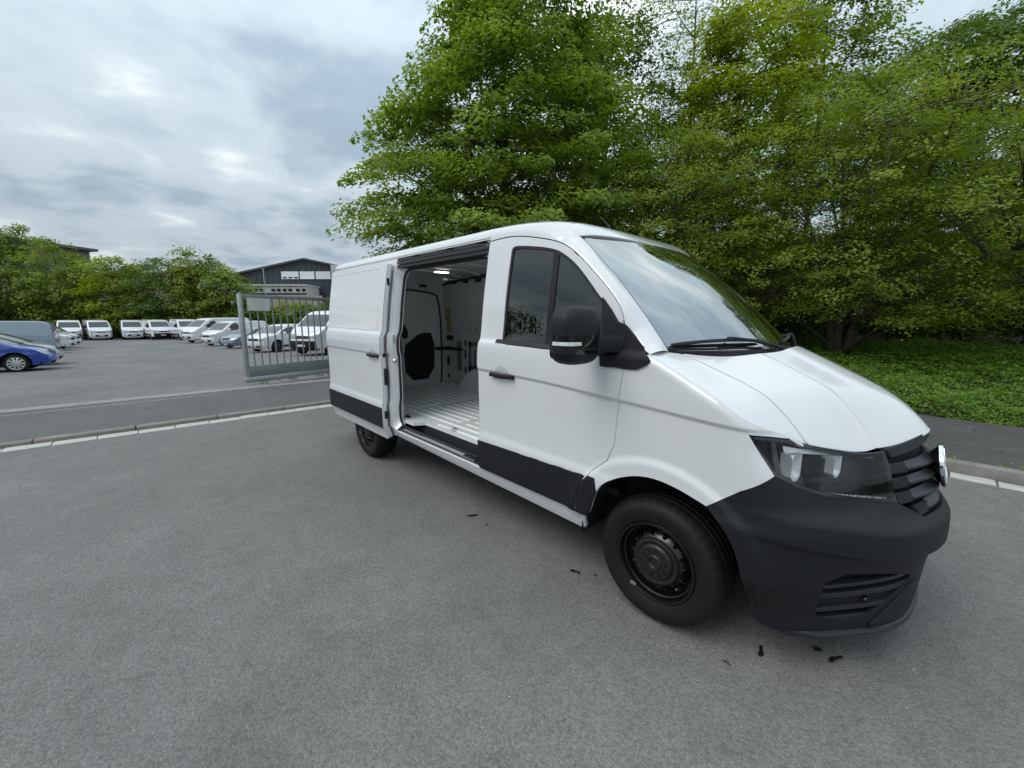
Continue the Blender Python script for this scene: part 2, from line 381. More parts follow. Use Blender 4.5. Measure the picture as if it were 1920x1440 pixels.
vs = [(x, y, float(gz(x))-0.06+(float(bankz(y))*float(np.interp(x, [-16, -11], [0, 1])) if y > 6.19 else 0)) for x in xs for y in ys]
tag(mesh_obj('ground', vs, grid_faces(len(xs), len(ys)), SOILM), kind='structure')
def sheet(name, x0, x1, y0, y1, m_, dz=0.0, nx=2, slope=False):
    xx = np.linspace(x0, x1, nx); vs = [(x, y, (float(gz(x)) if slope else 0)+dz) for x in xx for y in (y0, y1)]
    return tag(mesh_obj(name, vs, grid_faces(nx, 2), m_, None, False), kind='structure')
ROAD = sheet('road', -6.86, 90, -9.0, 3.20, ROADM)
KX, KY = -7.10, 3.40                        # kerb faces: across the yard entrance, and along the bank
sheet('pavement', -10.05, KX-0.16, -40, 3.6, PAVEM, 0.035)
PV2 = sheet('pavement', -7.3, 90, KY+0.16, 6.30, asphalt('footway_asphalt', 0.085, 0.28, 0.2, (1.0, 0.98, 0.96)), 0.10)
sheet('yard', -75, -10.35, -60, 40, YARDM, 0.0, 30, True)
TS = sheet('threshold_strip', -10.40, -10.02, -40, 40, CONC, 0.038)
q = MB()                                    # two thin pale drips of cement along the strip
sheet('threshold_line', -9.72, -9.66, -40, -1.6, CONC, 0.0365)
# gutter stones and kerb stones, one by one
def stone_row(name, bedname, axis, c0, c1, lo, hi, length, z0, z1, m_, gap=0.012, rad=0.02, jit=0.003):
    bed = tag(mesh_obj(bedname, [(lo if axis == 1 else c0, c0 if axis == 1 else lo, 0)]*0+([(c0, lo, z0), (c1, lo, z0), (c1, hi, z0), (c0, hi, z0)] if axis == 1 else [(lo, c0, z0), (hi, c0, z0), (hi, c1, z0), (lo, c1, z0)]), [(0, 1, 2, 3)], mat('joint_mortar', (0.12, 0.115, 0.105), 0.9), None, False), kind='structure')
    q = MB(); w_ = c1-c0
    q.box((0, 0, z0-0.05) if axis == 1 else (0, 0, z0-0.05), (w_, length-gap, z1) if axis == 1 else (length-gap, w_, z1), bev=rad)
    p0 = q.build(name, m_); me = p0.data; bpy.data.objects.remove(p0)
    n = int((hi-lo)/length)
    for k in range(n):
        o = bpy.data.objects.new(name, me); COL.objects.link(o); o.parent = bed
        a = lo+k*length; j = random.uniform(-jit, jit)
        o.location = (c0+j, a, random.uniform(-jit, jit)) if axis == 1 else (a, c0+j, random.uniform(-jit, jit))
        o.rotation_euler = (0, 0, random.uniform(-0.003, 0.003))
    return bed
stone_row('kerb_stone', 'kerb', 1, KX-0.17, KX, -16, 3.4, 1.0, -0.01, 0.058, KERBM, rad=0.022)
stone_row('gutter_stone', 'gutter', 1, KX+0.006, KX+0.236, -16, 3.2, 0.42, -0.01, 0.008, GUTM, rad=0.006, gap=0.009, jit=0.005)
stone_row('kerb_stone', 'kerb', 0, KY, KY+0.17, -7.0, 14, 1.0, -0.01, 0.125, KERBM, rad=0.022)
stone_row('gutter_stone', 'gutter', 0, KY-0.21, KY-0.006, -6.8, 14, 0.33, -0.01, 0.008, GUTM, rad=0.006, gap=0.016, jit=0.005)
# far side of the road, behind the viewer
sheet('pavement', -6.86, 90, -12.0, -9.17, PAVEM, 0.10)
stone_row('kerb_stone', 'kerb', 0, -9.17, -9.0, -6.8, 14, 1.0, -0.01, 0.125, KERBM, rad=0.022)
# ================================================================== the near van
RK = 0.012
_Wt = pchip([0.10,0.30,0.36,0.44,0.47,0.49,0.69,0.72,0.78,0.90,1.20,1.232,1.256,1.30,1.40,1.445,1.468,1.50,1.75,2.0,2.15,2.25],
            [0.93,0.952,0.962,0.985,1.000,1.010,1.014,1.012,1.000,0.998,1.001,1.001,1.013,1.013,1.007,0.999,0.980,0.974,0.944,0.905,0.880,0.860])
_zcr = pchip([-6,-1.6,-0.9,-0.25,0.4,1.0],[1.236,1.236,1.222,1.188,1.150,1.12])
_bmp = pchip([0.80,1.05,1.30,1.43],[0,1,1,0])
WHEELS = ((0.0, 0.345), (-3.64, 0.345))
def Wside(x, z):
    x = np.asarray(x, float); z = np.asarray(z, float)
    y = _Wt(z-(_zcr(x)-1.236)*_bmp(z))
    r0 = np.hypot(x, z-0.335); y = y+0.016*sstep(0.60, 0.545, r0)*sstep(0.30, 0.5, z)
    r1 = np.hypot(x+3.64, z-0.375); y = y+0.014*sstep(0.58, 0.53, r1)*sstep(0.30, 0.5, z)
    return y
# plan outlines of the nose at several heights: x and fraction of the half-width at stations s
_SI = np.array([-0.5,-0.2,0.1,0.28,0.44,0.58,0.72,0.86,1.0,1.2,1.45,1.70])
def _sym(row): return row
_LV = [ # z, x at stations, y fraction at stations
 (0.10,[.27,.40,.52,.62,.72,.82,.90,.90],[.99,.96,.90,.80,.665,.50,.27,0]),
 (0.20,[.28,.425,.55,.655,.755,.86,.935,.945],[1,.975,.915,.815,.675,.505,.275,0]),
 (0.25,[.28,.435,.565,.67,.775,.885,.955,.968],[1,.98,.92,.82,.68,.51,.28,0]),
 (0.34,[.28,.435,.565,.67,.77,.875,.955,.978],[1,.98,.92,.82,.68,.51,.28,0]),
 (0.58,[.28,.44,.575,.68,.78,.88,.968,1.002],[1,.985,.928,.825,.685,.515,.28,0]),
 (0.616,[.28,.44,.574,.680,.781,.882,.975,1.016],[1,.987,.930,.828,.688,.518,.28,0]),
 (0.634,[.28,.445,.590,.706,.813,.917,1.006,1.046],[1,.990,.936,.835,.695,.522,.28,0]),
 (0.735,[.28,.445,.588,.704,.811,.914,1.002,1.044],[1,.99,.934,.835,.695,.522,.28,0]),
 (0.835,[.28,.44,.56,.652,.745,.838,.94,.995],[1,.985,.920,.815,.675,.505,.27,0]),
 (0.95,[.28,.43,.53,.62,.71,.80,.91,.97],[1,.98,.905,.80,.665,.50,.26,0]),
 (1.10,[.28,.40,.485,.565,.645,.73,.845,.915],[1,.973,.88,.765,.63,.49,.25,0]),
 (1.30,[.26,.37,.45,.53,.60,.69,.80,.87],[1,.973,.88,.765,.63,.49,.25,0]),
 (1.60,[.26,.37,.45,.53,.60,.69,.80,.87],[1,.973,.88,.765,.63,.49,.25,0])]
_sg = np.arange(-0.2, 1.4501, 0.005); _zg = np.arange(0.12, 1.55, 0.005)
def _table():
    zs = [l[0] for l in _LV]; XX = []; YY = []
    for z_, xs, fy in _LV:
        cx = [-0.5,-0.2,0.1]+xs; cy = [1,1,1]+fy
        cx = cx+[2*cx[-1]-cx[-1]]; cx[-1] = cx[-3]; cy = cy+[-cy[-2]]
        XX.append(spline(_SI, cx)(_sg)); YY.append(spline(_SI, cy)(_sg))
    XX = np.array(XX); YY = np.array(YY); X = np.empty((len(_sg), len(_zg))); Y = X.copy()
    for i in range(len(_sg)):
        X[i] = pchip(zs, XX[:, i])(_zg); Y[i] = pchip(zs, YY[:, i])(_zg)
    X[_sg <= 0.1] = _sg[_sg <= 0.1][:, None]; Y[_sg <= 0.1] = 1.0
    return X, Y
_TX, _TY = _table()
_zledge = pchip([0.2,0.36,0.52,0.72,0.94,1.2,1.45],[0.722,0.712,0.693,0.659,0.605,0.575,0.565]); _ledgeb = pchip([0.42,0.54,0.74,0.83],[0,1,1,0])
def shell(s, z):                            # right side of the body shell, wrapping round the nose
    s = np.asarray(s, float); z = np.asarray(z, float)
    zw = z-(_zledge(s)-0.622)*_ledgeb(z)*sstep(0.2, 0.42, s)
    a = np.clip((s+0.2)/0.005, 0, len(_sg)-1.001); b = np.clip((zw-0.12)/0.005, 0, len(_zg)-1.001)
    i = a.astype(int); j = b.astype(int); u = a-i; v = b-j
    def bl(T): return T[i,j]*(1-u)*(1-v)+T[i+1,j]*u*(1-v)+T[i,j+1]*(1-u)*v+T[i+1,j+1]*u*v
    front = s > -0.19
    x = np.where(front, bl(_TX), s); fy = np.where(front, bl(_TY), 1.0)
    # past the centre line keep going on the mirrored side
    return x, -Wside(np.where(s < 0.3, s, x), z)*fy, z
def shell_off(d):
    def f(s, z):
        e_ = 0.01; P = np.array(shell(s, z)); du = np.array(shell(s+e_, z))-np.array(shell(s-e_, z)); dv = np.array(shell(s, z+e_))-np.array(shell(s, z-e_))
        n = np.cross(du.T, dv.T).T; n /= np.maximum(np.linalg.norm(n, axis=0), 1e-9); q = P+n*d
        return q[0], q[1], q[2]
    return f
_Zc = spline([-0.1,0.2,0.284,0.41,0.551,0.683,0.81,0.86,0.90,0.96,1.05],[1.615,1.515,1.481,1.424,1.354,1.286,1.200,1.150,1.098,1.0,0.85])
_del = pchip([0,0.1,0.2,0.42,0.5,0.6,0.75,0.82,0.92,1.05],[-0.030,-0.014,0.03,0.125,0.175,0.24,0.322,0.36,0.40,0.45])
_lipx = pchip([0,0.05,0.11,0.20,0.33,0.44,0.52,0.61,0.70,0.78],[0.922,0.918,0.90,0.856,0.795,0.742,0.702,0.645,0.592,0.545])
_lipz = pchip([0,0.05,0.11,0.20,0.33,0.44,0.52,0.61,0.70,0.78],[1.100,1.097,1.086,1.070,1.055,1.048,1.050,1.066,1.086,1.105])
_lipc = pchip([0,0.05,0.11,0.20,0.33,0.44,0.52,0.61,0.70,0.78,0.84],[float(_lipz(q)-_Zc(_lipx(q)+_del(q))) for q in (0,0.05,0.11,0.20,0.33,0.44,0.52,0.61,0.70,0.78)]+[0.0])
def deckz(x, y):
    y = np.abs(y); x = np.asarray(x, float); rid = 0.011*np.exp(-((y-0.40)/0.016)**2)*sstep(0.22, 0.36, x)*sstep(0.80, 0.70, x)
    a = x+_del(y); la = _lipx(y)+_del(y)
    return _Zc(a)+_lipc(y)*sstep(0.22, 0.0, la-a)+rid
def deck(x, y): return np.asarray(x, float), np.asarray(y, float), deckz(x, y)
def ztop(s):                                # where the shell meets the bonnet deck
    lo, hi = 0.85, 1.56
    for _ in range(40):
        m = (lo+hi)/2; x, y, z = shell(s, m)
        if deckz(x, y) > z: lo = m
        else: hi = m
    return (lo+hi)/2
def zlip(s):                                # height of the bonnet edge above the shell
    z = 1.10
    for _ in range(6):
        x, y, _z = shell(s, z); z = float(_lipz(abs(float(y))))
    return z
def to_b(d): return np.array([d[0], d[1], d[2]+RK*d[0]])
_Cb = to_b(_C)
_gs, _gz = np.meshgrid(np.concatenate([np.arange(-4.8, 0, 0.08), np.arange(0, 1.45, 0.03)]), np.arange(0.15, 2.2, 0.04), indexing='ij')
def _projb(P):
    P = np.asarray(P); w_ = P.copy(); w_[2] = P[2]-RK*P[0]; d = (w_.T-_C)
    z = d@_F; return 960+CAM_F*(d@_Rt)/z, 720-CAM_F*(d@_U)/z
_gp = _projb(np.array(shell(_gs.ravel(), _gz.ravel())))
def hit(px, py, surf=None, guess=None):
    """photo pixel -> parameters on the van's side shell"""
    surf = surf or shell
    if guess is None:
        k = np.argmin((_gp[0]-px)**2+(_gp[1]-py)**2); u, v = _gs.ravel()[k], _gz.ravel()[k]
    else: u, v = guess
    d = to_b(ray(px, py)); P = np.array(surf(u, v)); t = (P-_Cb)@d/(d@d)
    for _ in range(25):
        P = np.array(surf(u, v)).ravel(); r_ = P-(_Cb+t*d)
        if np.linalg.norm(r_) < 1e-6: break
        e_ = 1e-3
        J = np.stack([(np.array(surf(u+e_, v)).ravel()-P)/e_, (np.array(surf(u, v+e_)).ravel()-P)/e_, -d], 1)
        st = np.linalg.lstsq(J, -r_, rcond=None)[0]; st = np.clip(st, -0.3, 0.3)
        u += st[0]; v += st[1]; t += st[2]
    return float(u), float(v)
def hits(pts, surf=None): return [hit(a, b, surf) for a, b in pts]
def onb(px, py, axis, val):                 # pixel -> van frame point on an axis plane
    d = to_b(ray(px, py)); t = (val-_Cb[axis])/d[axis]; return _Cb+t*d

VAN = tag(empty('delivery_van', (-1.8, 0, 0)), 'large white panel van with its side door slid open and dark unpainted bumper', 'van')
VAN_INV = Matrix.Translation((1.8, 0, 0))
def vp(o, parent=None):                     # parent without moving
    o.parent = parent or VAN
    o.matrix_parent_inverse = VAN_INV if o.parent is VAN else Matrix.Identity(4)
    return o
class _VanParent: pass
RAKE[0] = RK
BX = -1.452                                 # rear edge of the front door
SV = np.unique(np.concatenate([np.arange(0.30, 2.25, 0.035), np.arange(0.40, 0.52, 0.008), np.arange(0.67, 0.80, 0.012), np.arange(1.20, 1.29, 0.007), np.arange(1.42, 1.50, 0.008)]))
FV = np.unique(np.concatenate([np.arange(0.15, 1.5, 0.02), np.arange(0.53, 0.75, 0.007), np.arange(1.1, 1.29, 0.008)]))

# ---- front door
door_cut = [(1017,448),(1046,454),(1065,463),(1085,480),(1114,512),(1143,547),(1158,569),(1166,588),(1169,605)]
def chaik(P, it=2):
    P = [np.array(p_) for p_ in P]
    for _ in range(it): P = [P[0]]+[q for i in range(len(P)-1) for q in (P[i]*0.75+P[i+1]*0.25, P[i]*0.25+P[i+1]*0.75)]+[P[-1]]
    return [tuple(float(c) for c in p_) for p_ in P]
dc = [(BX, 2.175), (-1.30, 2.183), (-1.15, 2.176)]+[q for q in [hit(a, b) for a, b in door_cut] if q[0] > -1.1]
dc = chaik(dc)
dfront = [hit(1168,690), hit(1159,760), hit(1154,800), hit(1151,830)]
darch = [(-0.30, 0.845), (-0.385, 0.77), (-0.455, 0.67), (-0.485, 0.56), (-0.492, 0.43)]
door_poly = dc+dfront+darch+[(BX, 0.43)]
win = [(935,656),(940,471),(947,464),(978,460),(1017,462),(1044,467),(1061,477),(1081,494),(1104,524),(1129,561)]
wh = hits(win); zb = 1.462
wpoly = [(wh[0][0]-0.0, zb)]+[(wh[0][0], wh[1][1]-0.02), (wh[0][0]+0.02, wh[2][1])]+wh[3:]+[(-0.345, 1.70), (-0.290, 1.60), (-0.285, zb-0.022)]
wpoly = smooth_poly(wpoly, 2, (0, len(wpoly)-1, len(wpoly)-2))
DOOR = panel('front_door', door_poly, [wpoly], shell, WHITE, None, 0.04, 0.025, vlines=np.unique(np.concatenate([SV, np.arange(0.44, 0.95, 0.016)])), ulines=np.concatenate([np.arange(-1.43, -0.62, 0.045), np.arange(-0.60, -0.18, 0.016)]), edge=0.02); vp(DOOR)
DOORL = vp(mirror_obj(DOOR))
def inset(poly, d):
    P = np.array(poly); n = len(P); o = []
    A = 0.5*np.sum(P[:, 0]*np.roll(P[:, 1], -1)-np.roll(P[:, 0], -1)*P[:, 1]); sg = 1 if A > 0 else -1
    for i in range(n):
        a, b, c = P[i-1], P[i], P[(i+1) % n]; e1 = b-a; e2 = c-b
        e1 = e1/max(np.linalg.norm(e1), 1e-9); e2 = e2/max(np.linalg.norm(e2), 1e-9)
        n1 = np.array([-e1[1], e1[0]])*sg; n2 = np.array([-e2[1], e2[0]])*sg; m = n1+n2; m /= max(np.linalg.norm(m), 1e-6)
        o.append(tuple(b+m*d/max(0.4, m@n1)))
    return o
def both(o):                                # give the same part to the left-hand door
    vp(o, DOOR); vp(mirror_obj(o), DOORL); return o
fr = panel('window_frame', inset(wpoly, 0.002), [inset(wpoly, 0.017)], shell_off(-0.006), RUBBER, None, 0.03, 0.02, edge=0.02); both(fr)
gl = panel('window_glass', inset(wpoly, 0.020), [], shell_off(-0.014), SDGLASS, None, 0.05, 0, edge=0.03); both(gl)
xd = -0.785
dv_ = panel('window_divider', [(xd-0.022, zb+0.01), (xd+0.022, zb+0.01), (xd+0.018, 2.058), (xd-0.022, 2.066)], [], shell_off(-0.006), PLAST, None, 0.05, 0.012, edge=0.04); both(dv_)
beltb = panel('belt_seal', [(-1.262, zb-0.012), (-0.29, zb-0.036), (-0.29, zb-0.014), (-1.262, zb+0.012)], [], shell_off(0.004), RUBBER, None, 0.05, 0.012, edge=0.04); both(beltb)
def cladding(x0, x1, parent, z0=0.488, z1=0.690, slant=0.0, off=0.008):
    o = panel('cladding_strip', [(x0, z0), (x1, z0), (x1, z1), (x0, z1)], [], shell_off(off), PLAST, None, 0.05, 0.012, edge=0.03)
    return o
both(panel('cladding_strip', [(BX+0.004, 0.472), (-0.500, 0.472), (-0.494, 0.56), (-0.462, 0.672), (-0.435, 0.712), (BX+0.004, 0.690)], [], shell_off(0.008), PLAST, None, 0.05, 0.012, edge=0.03))
def handle(xc, zc, offx=0.0, offy=0.0):
    """flat half disc with the shade of a dish painted on, and a dark pull bar"""
    m = MB(); n = 14; prof = []
    y0 = -float(Wside(xc, zc))
    ts = np.linspace(-1, 1, 15); vs = []; fs = []
    for t in ts:
        x = xc+0.118*t; h = 0.017*(1-0.35*abs(t)**3); yy = -float(Wside(xc, zc))-0.030+0.016*t*t; zz = zc-0.012*0+0.006*t*t
        for k in range(8):
            a = 2*math.pi*k/8; vs.append((x+offx, yy+0.011*math.cos(a)+offy, zz+h*math.sin(a)))
    fs = grid_faces(15, 8)+[(i*8+7, (i+1)*8+7, (i+1)*8, i*8) for i in range(14)]+[tuple(range(7, -1, -1)), tuple(14*8+k for k in range(8))]
    m.add(vs, fs)
    for e_ in (-0.108, 0.108): m.box((xc+e_-0.012+offx, y0-0.028+offy, zc-0.012), (xc+e_+0.012+offx, y0+0.01+offy, zc+0.012))
    bar = m.build('handle', PLAST)
    # the dish: flat, its recess shade comes only from the darker grey
    d = MB(); vs = []; N = 20
    for i in range(5):
        f = 1-i/4
        for k in range(N):
            a = math.pi*k/(N-1); x = xc+0.072*f*math.cos(a); z = zc+0.008+0.062*f*math.sin(a)
            vs.append((x+offx, -float(Wside(x, z))-0.0025+0.022*(1-f**2)*0+offy-0.0005*i, z))
    fs = [(i*N+k, i*N+(k+1) % N, (i+1)*N+(k+1) % N, (i+1)*N+k) for i in range(4) for k in range(N)]+[tuple(4*N+k for k in range(N))]
    d.add(vs, fs); dish = d.build('handle_dish', HDISH)
    return bar, dish
HDISH = mat('handle_dish_shade', (0.50, 0.515, 0.53), 0.4, coat=0.5)  # white door paint darkened to imitate the shaded handle recess
for o in handle(-1.175, 1.222): both(o)

# ---- fender (side of the nose)
NS = 60
crease = [(s, ztop(s)) for s in np.linspace(-0.085, 0.76, 40)]
def chaik(P, it=2):
    P = [np.array(p_) for p_ in P]
    for _ in range(it): P = [P[0]]+[q for i in range(len(P)-1) for q in (P[i]*0.75+P[i+1]*0.25, P[i]*0.25+P[i+1]*0.75)]+[P[-1]]
    return [tuple(p_) for p_ in P]
arch_px = [(-0.452, 0.365), (-0.447, 0.43)]+hits([(1104,962),(1112,930),(1125,909),(1150,897),(1190,891),(1228,897),(1270,916),(1300,934),(1324,949)])
arch = chaik(arch_px)
arch_front = chaik(hits([(1324,949),(1345,975),(1366,1008),(1384,1050),(1394,1095)])+[(0.458, 0.33)])
bseam = [arch[-1], hit(1388,921), hit(1452,893)]
hl_out = [hit(1452,893), hit(1436,868), hit(1403,815)]
g_ = 0.0035
fend = [(dfront[0][0]+g_*2, dfront[0][1]), (dfront[1][0]+g_*2, dfront[1][1]), (dfront[2][0]+g_*2, dfront[2][1]), (dfront[3][0]+g_*2, dfront[3][1]), (-0.293, 0.84), (-0.378, 0.766), (-0.448, 0.666), (-0.477, 0.56), (-0.484, 0.36)]
fend += arch[:-1]+bseam+hl_out[1:]
tipx = hl_out[-1][0]
hta = [hl_out[-1]]+hits([(1440,818),(1478,822),(1503,826)])   # upper edge of the headlight under the fender
SE = hta[-1][0]
fend += hta[1:]+[(SE+0.004, ztop(SE))]
fend += [(s, z-0.001) for s, z in crease[::-1] if s < SE-0.01]+[(-0.085, 1.452), (-0.20, 1.44)]
fend[-1] = (dfront[0][0]+g_*2, 1.44)
def deck_n(P):
    e_ = 0.004; gx = (deckz(P[:, 0]+e_, P[:, 1])-deckz(P[:, 0]-e_, P[:, 1]))/(2*e_); gy = (deckz(P[:, 0], P[:, 1]+e_)-deckz(P[:, 0], P[:, 1]-e_))/(2*e_)
    n = np.stack([-gx, -gy, np.ones(len(P))], 1); return n/np.linalg.norm(n, axis=1)[:, None]
def soften_side(P, N):                      # rounds the edge between fender side and shoulder
    d_ = np.abs(deckz(P[:, 0], P[:, 1])-P[:, 2]); t = 0.42*(1-sstep(0.0, 0.055, d_))[:, None]; n = N*(1-t)+deck_n(P)*t
    return n/np.linalg.norm(n, axis=1)[:, None]
def soften_top(P, N):
    W_ = Wside(P[:, 0], P[:, 2]); d_ = np.abs(W_-np.abs(P[:, 1])); t = 0.5*(1-sstep(0.0, 0.055, d_))[:, None]; n = N*(1-t)+np.array([[0.12, -1, 0.02]])*t
    return n/np.linalg.norm(n, axis=1)[:, None]
FEND = panel('fender', fend, [], shell, WHITE, None, 0.014, 0.02, vlines=np.unique(np.concatenate([FV, np.arange(0.6, 1.0, 0.012)])), edge=0.02, nfix=soften_side, bev=0.0012); vp(FEND); vp(mirror_obj(FEND))
fc = panel('cladding_strip', [(-0.488, 0.472)]+[q for q in arch if 0.472 < q[1] < 0.665 and q[0] < -0.2]+[(-0.36, 0.722), (-0.405, 0.722), (-0.455, 0.668), (-0.484, 0.56)], [], shell_off(0.008), PLAST, None, 0.04, 0.012, edge=0.02)
vp(fc, FEND); vp(mirror_obj(fc), [c for c in VAN.children if c.name.startswith('fender')][-1])
# ---- shoulder between fender side and bonnet, bonnet
shut = [(1280,663),(1315,678),(1350,695),(1390,714),(1429,736),(1458,761),(1480,785),(1498,808),(1511,827)]
sh = [hit(a, b, deck, (0.1+0.45*i/8, -0.8)) for i, (a, b) in enumerate(shut)]
lip = [(float(_lipx(y))+0.004, -y) for y in np.linspace(0.78, 0.0, 60)]
cre_xy = [(float(shell(s, z)[0]), float(shell(s, z)[1])) for s, z in crease]
shl = [c for c, q in zip(cre_xy, crease) if q[0] <= SE+0.01 and c[1] < sh[-1][1]-0.012]+[(sh[-1][0]+0.004, sh[-1][1]-0.010)]
shl += [(q[0], q[1]-0.011) for q in sh[::-1]]+[(-0.07, -0.86)]
o = panel('fender_shoulder', shl, [], deck, WHITE, None, 0.02, 0.0, edge=0.015, nfix=soften_top); vp(o); vp(mirror_obj(o))
rear = [(0.325-0.325*(abs(y)/0.80)**2.0, y) for y in np.linspace(sh[0][1]+0.0, 0, 14)]
rear[0] = (sh[0][0], sh[0][1])
half = sh[::-1]+rear[1:]
lipf = [q for q in lip if q[1] > sh[-1][1]+0.004]
right_half = lipf[::-1]+half                 # from the centre front, out along the lip, back along the shut line, in to the centre
poly = right_half+[(x, -y) for x, y in right_half[::-1]][1:-1]
_yl = np.concatenate([np.arange(-0.80, 0.80, 0.025), np.arange(0.36, 0.44, 0.006), -np.arange(0.36, 0.44, 0.006)])
q = MB(); q.box((0.0, -0.74, 0.45), (0.62, 0.74, 1.02)); q.box((-0.02, -0.72, 1.0), (0.30, 0.72, 1.28)); vp(q.build('engine_bay', DARKIN, None, False))
BON = vp(panel('bonnet', poly, [], deck, WHITE, None, 0.025, 0.02, edge=0.02, vlines=np.unique(_yl)))

# ---- bumper
zt = [(s, ztop(s) if s < 0.56 else zlip(s)+0.006) for s in np.linspace(0.3, 1.45, 80)]
V_pt = hit(1735,970); hl_in = [hit(1662,848), hit(1675,900), hit(1687,946)]
hl_bot = [hit(1687,946), hit(1600,940), hit(1540,930), hit(1500,917), hit(1472,903), hit(1452,893)]
GB = V_pt[1]
bump_arch = [(0.455*math.cos(a), 0.342+0.455*math.sin(a)) for a in np.linspace(R(66), R(-2), 16)]
barch = arch_front
lowb = [(0.455, 0.285), (0.50, 0.255), (0.60, 0.225), (0.80, 0.205), (1.0, 0.20), (1.45, 0.20)]
bpoly = barch+lowb+[(1.45, GB), V_pt]+hl_bot+bseam[1:2]
fogo = smooth_poly(hits([(1556,1073),(1690,1073),(1712,1078),(1665,1128),(1612,1163),(1532,1160),(1527,1150)]), 1)
def bumper_half():
    Pm = panel_mesh(bpoly, [fogo], shell, 0.02, FV, None, 0.02); return Pm
P_, F_, N_, bd_ = bumper_half()
BUMP = panel('bumper', bpoly, [fogo], shell, PLAST, None, 0.02, 0.03, vlines=FV, edge=0.02); vp(BUMP)
b2 = mirror_obj(BUMP); vp(b2)
# recessed pocket with slats
zs_ = [q[1] for q in fogo]; ss_ = [q[0] for q in fogo]
def fogpart(o): vp(o, BUMP); vp(mirror_obj(o), b2)
fogpart(panel('vent_pocket', inset(fogo, -0.004), [], shell_off(-0.055), DARKIN, None, 0.05, 0, edge=0.03))
def row(z0, z1, dpt=-0.012):
    # part of the vent outline between two heights
    xs = []
    F2 = resample(fogo, 0.006)
    A = [q for q in F2 if z0 <= q[1] <= z1]
    if len(A) < 2: return None
    l = min(q[0] for q in A); r_ = max(q[0] for q in A)
    def lim(z):
        B = [q[0] for q in F2 if abs(q[1]-z) < 0.006]; return (min(B)+0.002, max(B)-0.002) if len(B) > 1 else (l, r_)
    a0, b0 = lim(z0); a1, b1 = lim(z1)
    return [(a0, z0), (b0, z0), (b1, z1), (a1, z1)]
zmin, zmax = min(zs_), max(zs_)
for za_, zb_ in ((0.01, 0.07), (0.20, 0.26), (0.48, 0.56), (0.71, 0.76)):
    q = row(zmin+(zmax-zmin)*za_, zmin+(zmax-zmin)*zb_)
    if q: fogpart(panel('vent_slat', q, [], shell_off(-0.005), PLASTL, None, 0.03, 0.03, edge=0.02))
q = row(zmin+(zmax-zmin)*0.27, zmin+(zmax-zmin)*0.47)
fogpart(panel('vent_plate', q, [], shell_off(-0.020), PLAST, None, 0.03, 0.01, edge=0.02))
# parking sensor
sx = hit(1628,1128); sp = np.array(shell_off(-0.016)(*sx))
m = MB(); m.lathe([(0.0, -0.012), (0.013, -0.012), (0.016, -0.006), (0.016, 0.006)], (sp[0], sp[1], sp[2]), 'x', 16); fogpart(m.build('parking_sensor', GLOSSB))
# brace bar that runs down from the bumper ledge to the lip
br = hits([(1713,1078),(1750,1052),(1757,1050),(1640,1180),(1605,1178),(1618,1165)])
fogpart(panel('bumper_brace', hits([(1700,1096),(1717,1083),(1654,1162),(1626,1171)]), [], shell_off(0.010), PLAST, None, 0.03, 0.014, edge=0.02))
m = MB(); lipz = 0.20
ls = np.linspace(0.60, 1.45, 40)
vs = []
for s in ls:
    x, y, z = shell(s, 0.235); fx = float(sstep(0.60, 0.75, s))
    nx, ny = 0.8, (-0.6 if s < 1.2 else -0.3)
    for dz_, d_ in ((0.016, 0.0), (0.011, 0.012), (0.0, 0.018), (-0.010, 0.015), (-0.014, 0.0)):
        vs.append((float(x)+d_*fx*0.8, float(y)-d_*fx*0.55*(1-max(0, (s-1.0)/0.45)), 0.232+dz_))
m.add(vs, grid_faces(len(ls), 5)); LIPO = m.build('bumper_lip', PLASTL); fogpart(LIPO)
# tow-eye cover print and number-plate panel
# ---- headlight
hl_top = [(s, zlip(s)-0.004) for s, z in zt if SE+0.015 < s < hl_in[0][0]]
hpoly = [(a, b-0.004) for a, b in hta]+hl_top+hl_in+hl_bot[1:-1]+hl_out[:2]
hpoly = inset(hpoly, 0.004) if True else hpoly
def hl(name, poly, off, m_, thick=0.0, holes=(), parent=None):
    o = panel(name, poly, list(holes), shell_off(off), m_, None, 0.025, thick, edge=0.015)
    if parent is None:
        vp(o); o2 = vp(mirror_obj(o)); return o, o2
    vp(o, parent[0]); vp(mirror_obj(o), parent[1]); return o
LBACK = mat('lamp_housing', (0.018, 0.020, 0.021), 0.30, var=0.2, vscale=10)
HL = hl('headlight', hpoly, -0.085, LBACK)
hl('lens', hpoly, -0.002, LAMPGL, 0.0, (), HL)
hl('lamp_rim', hpoly, -0.004, GLOSSB, 0.07, (inset(hpoly, 0.011),), HL)
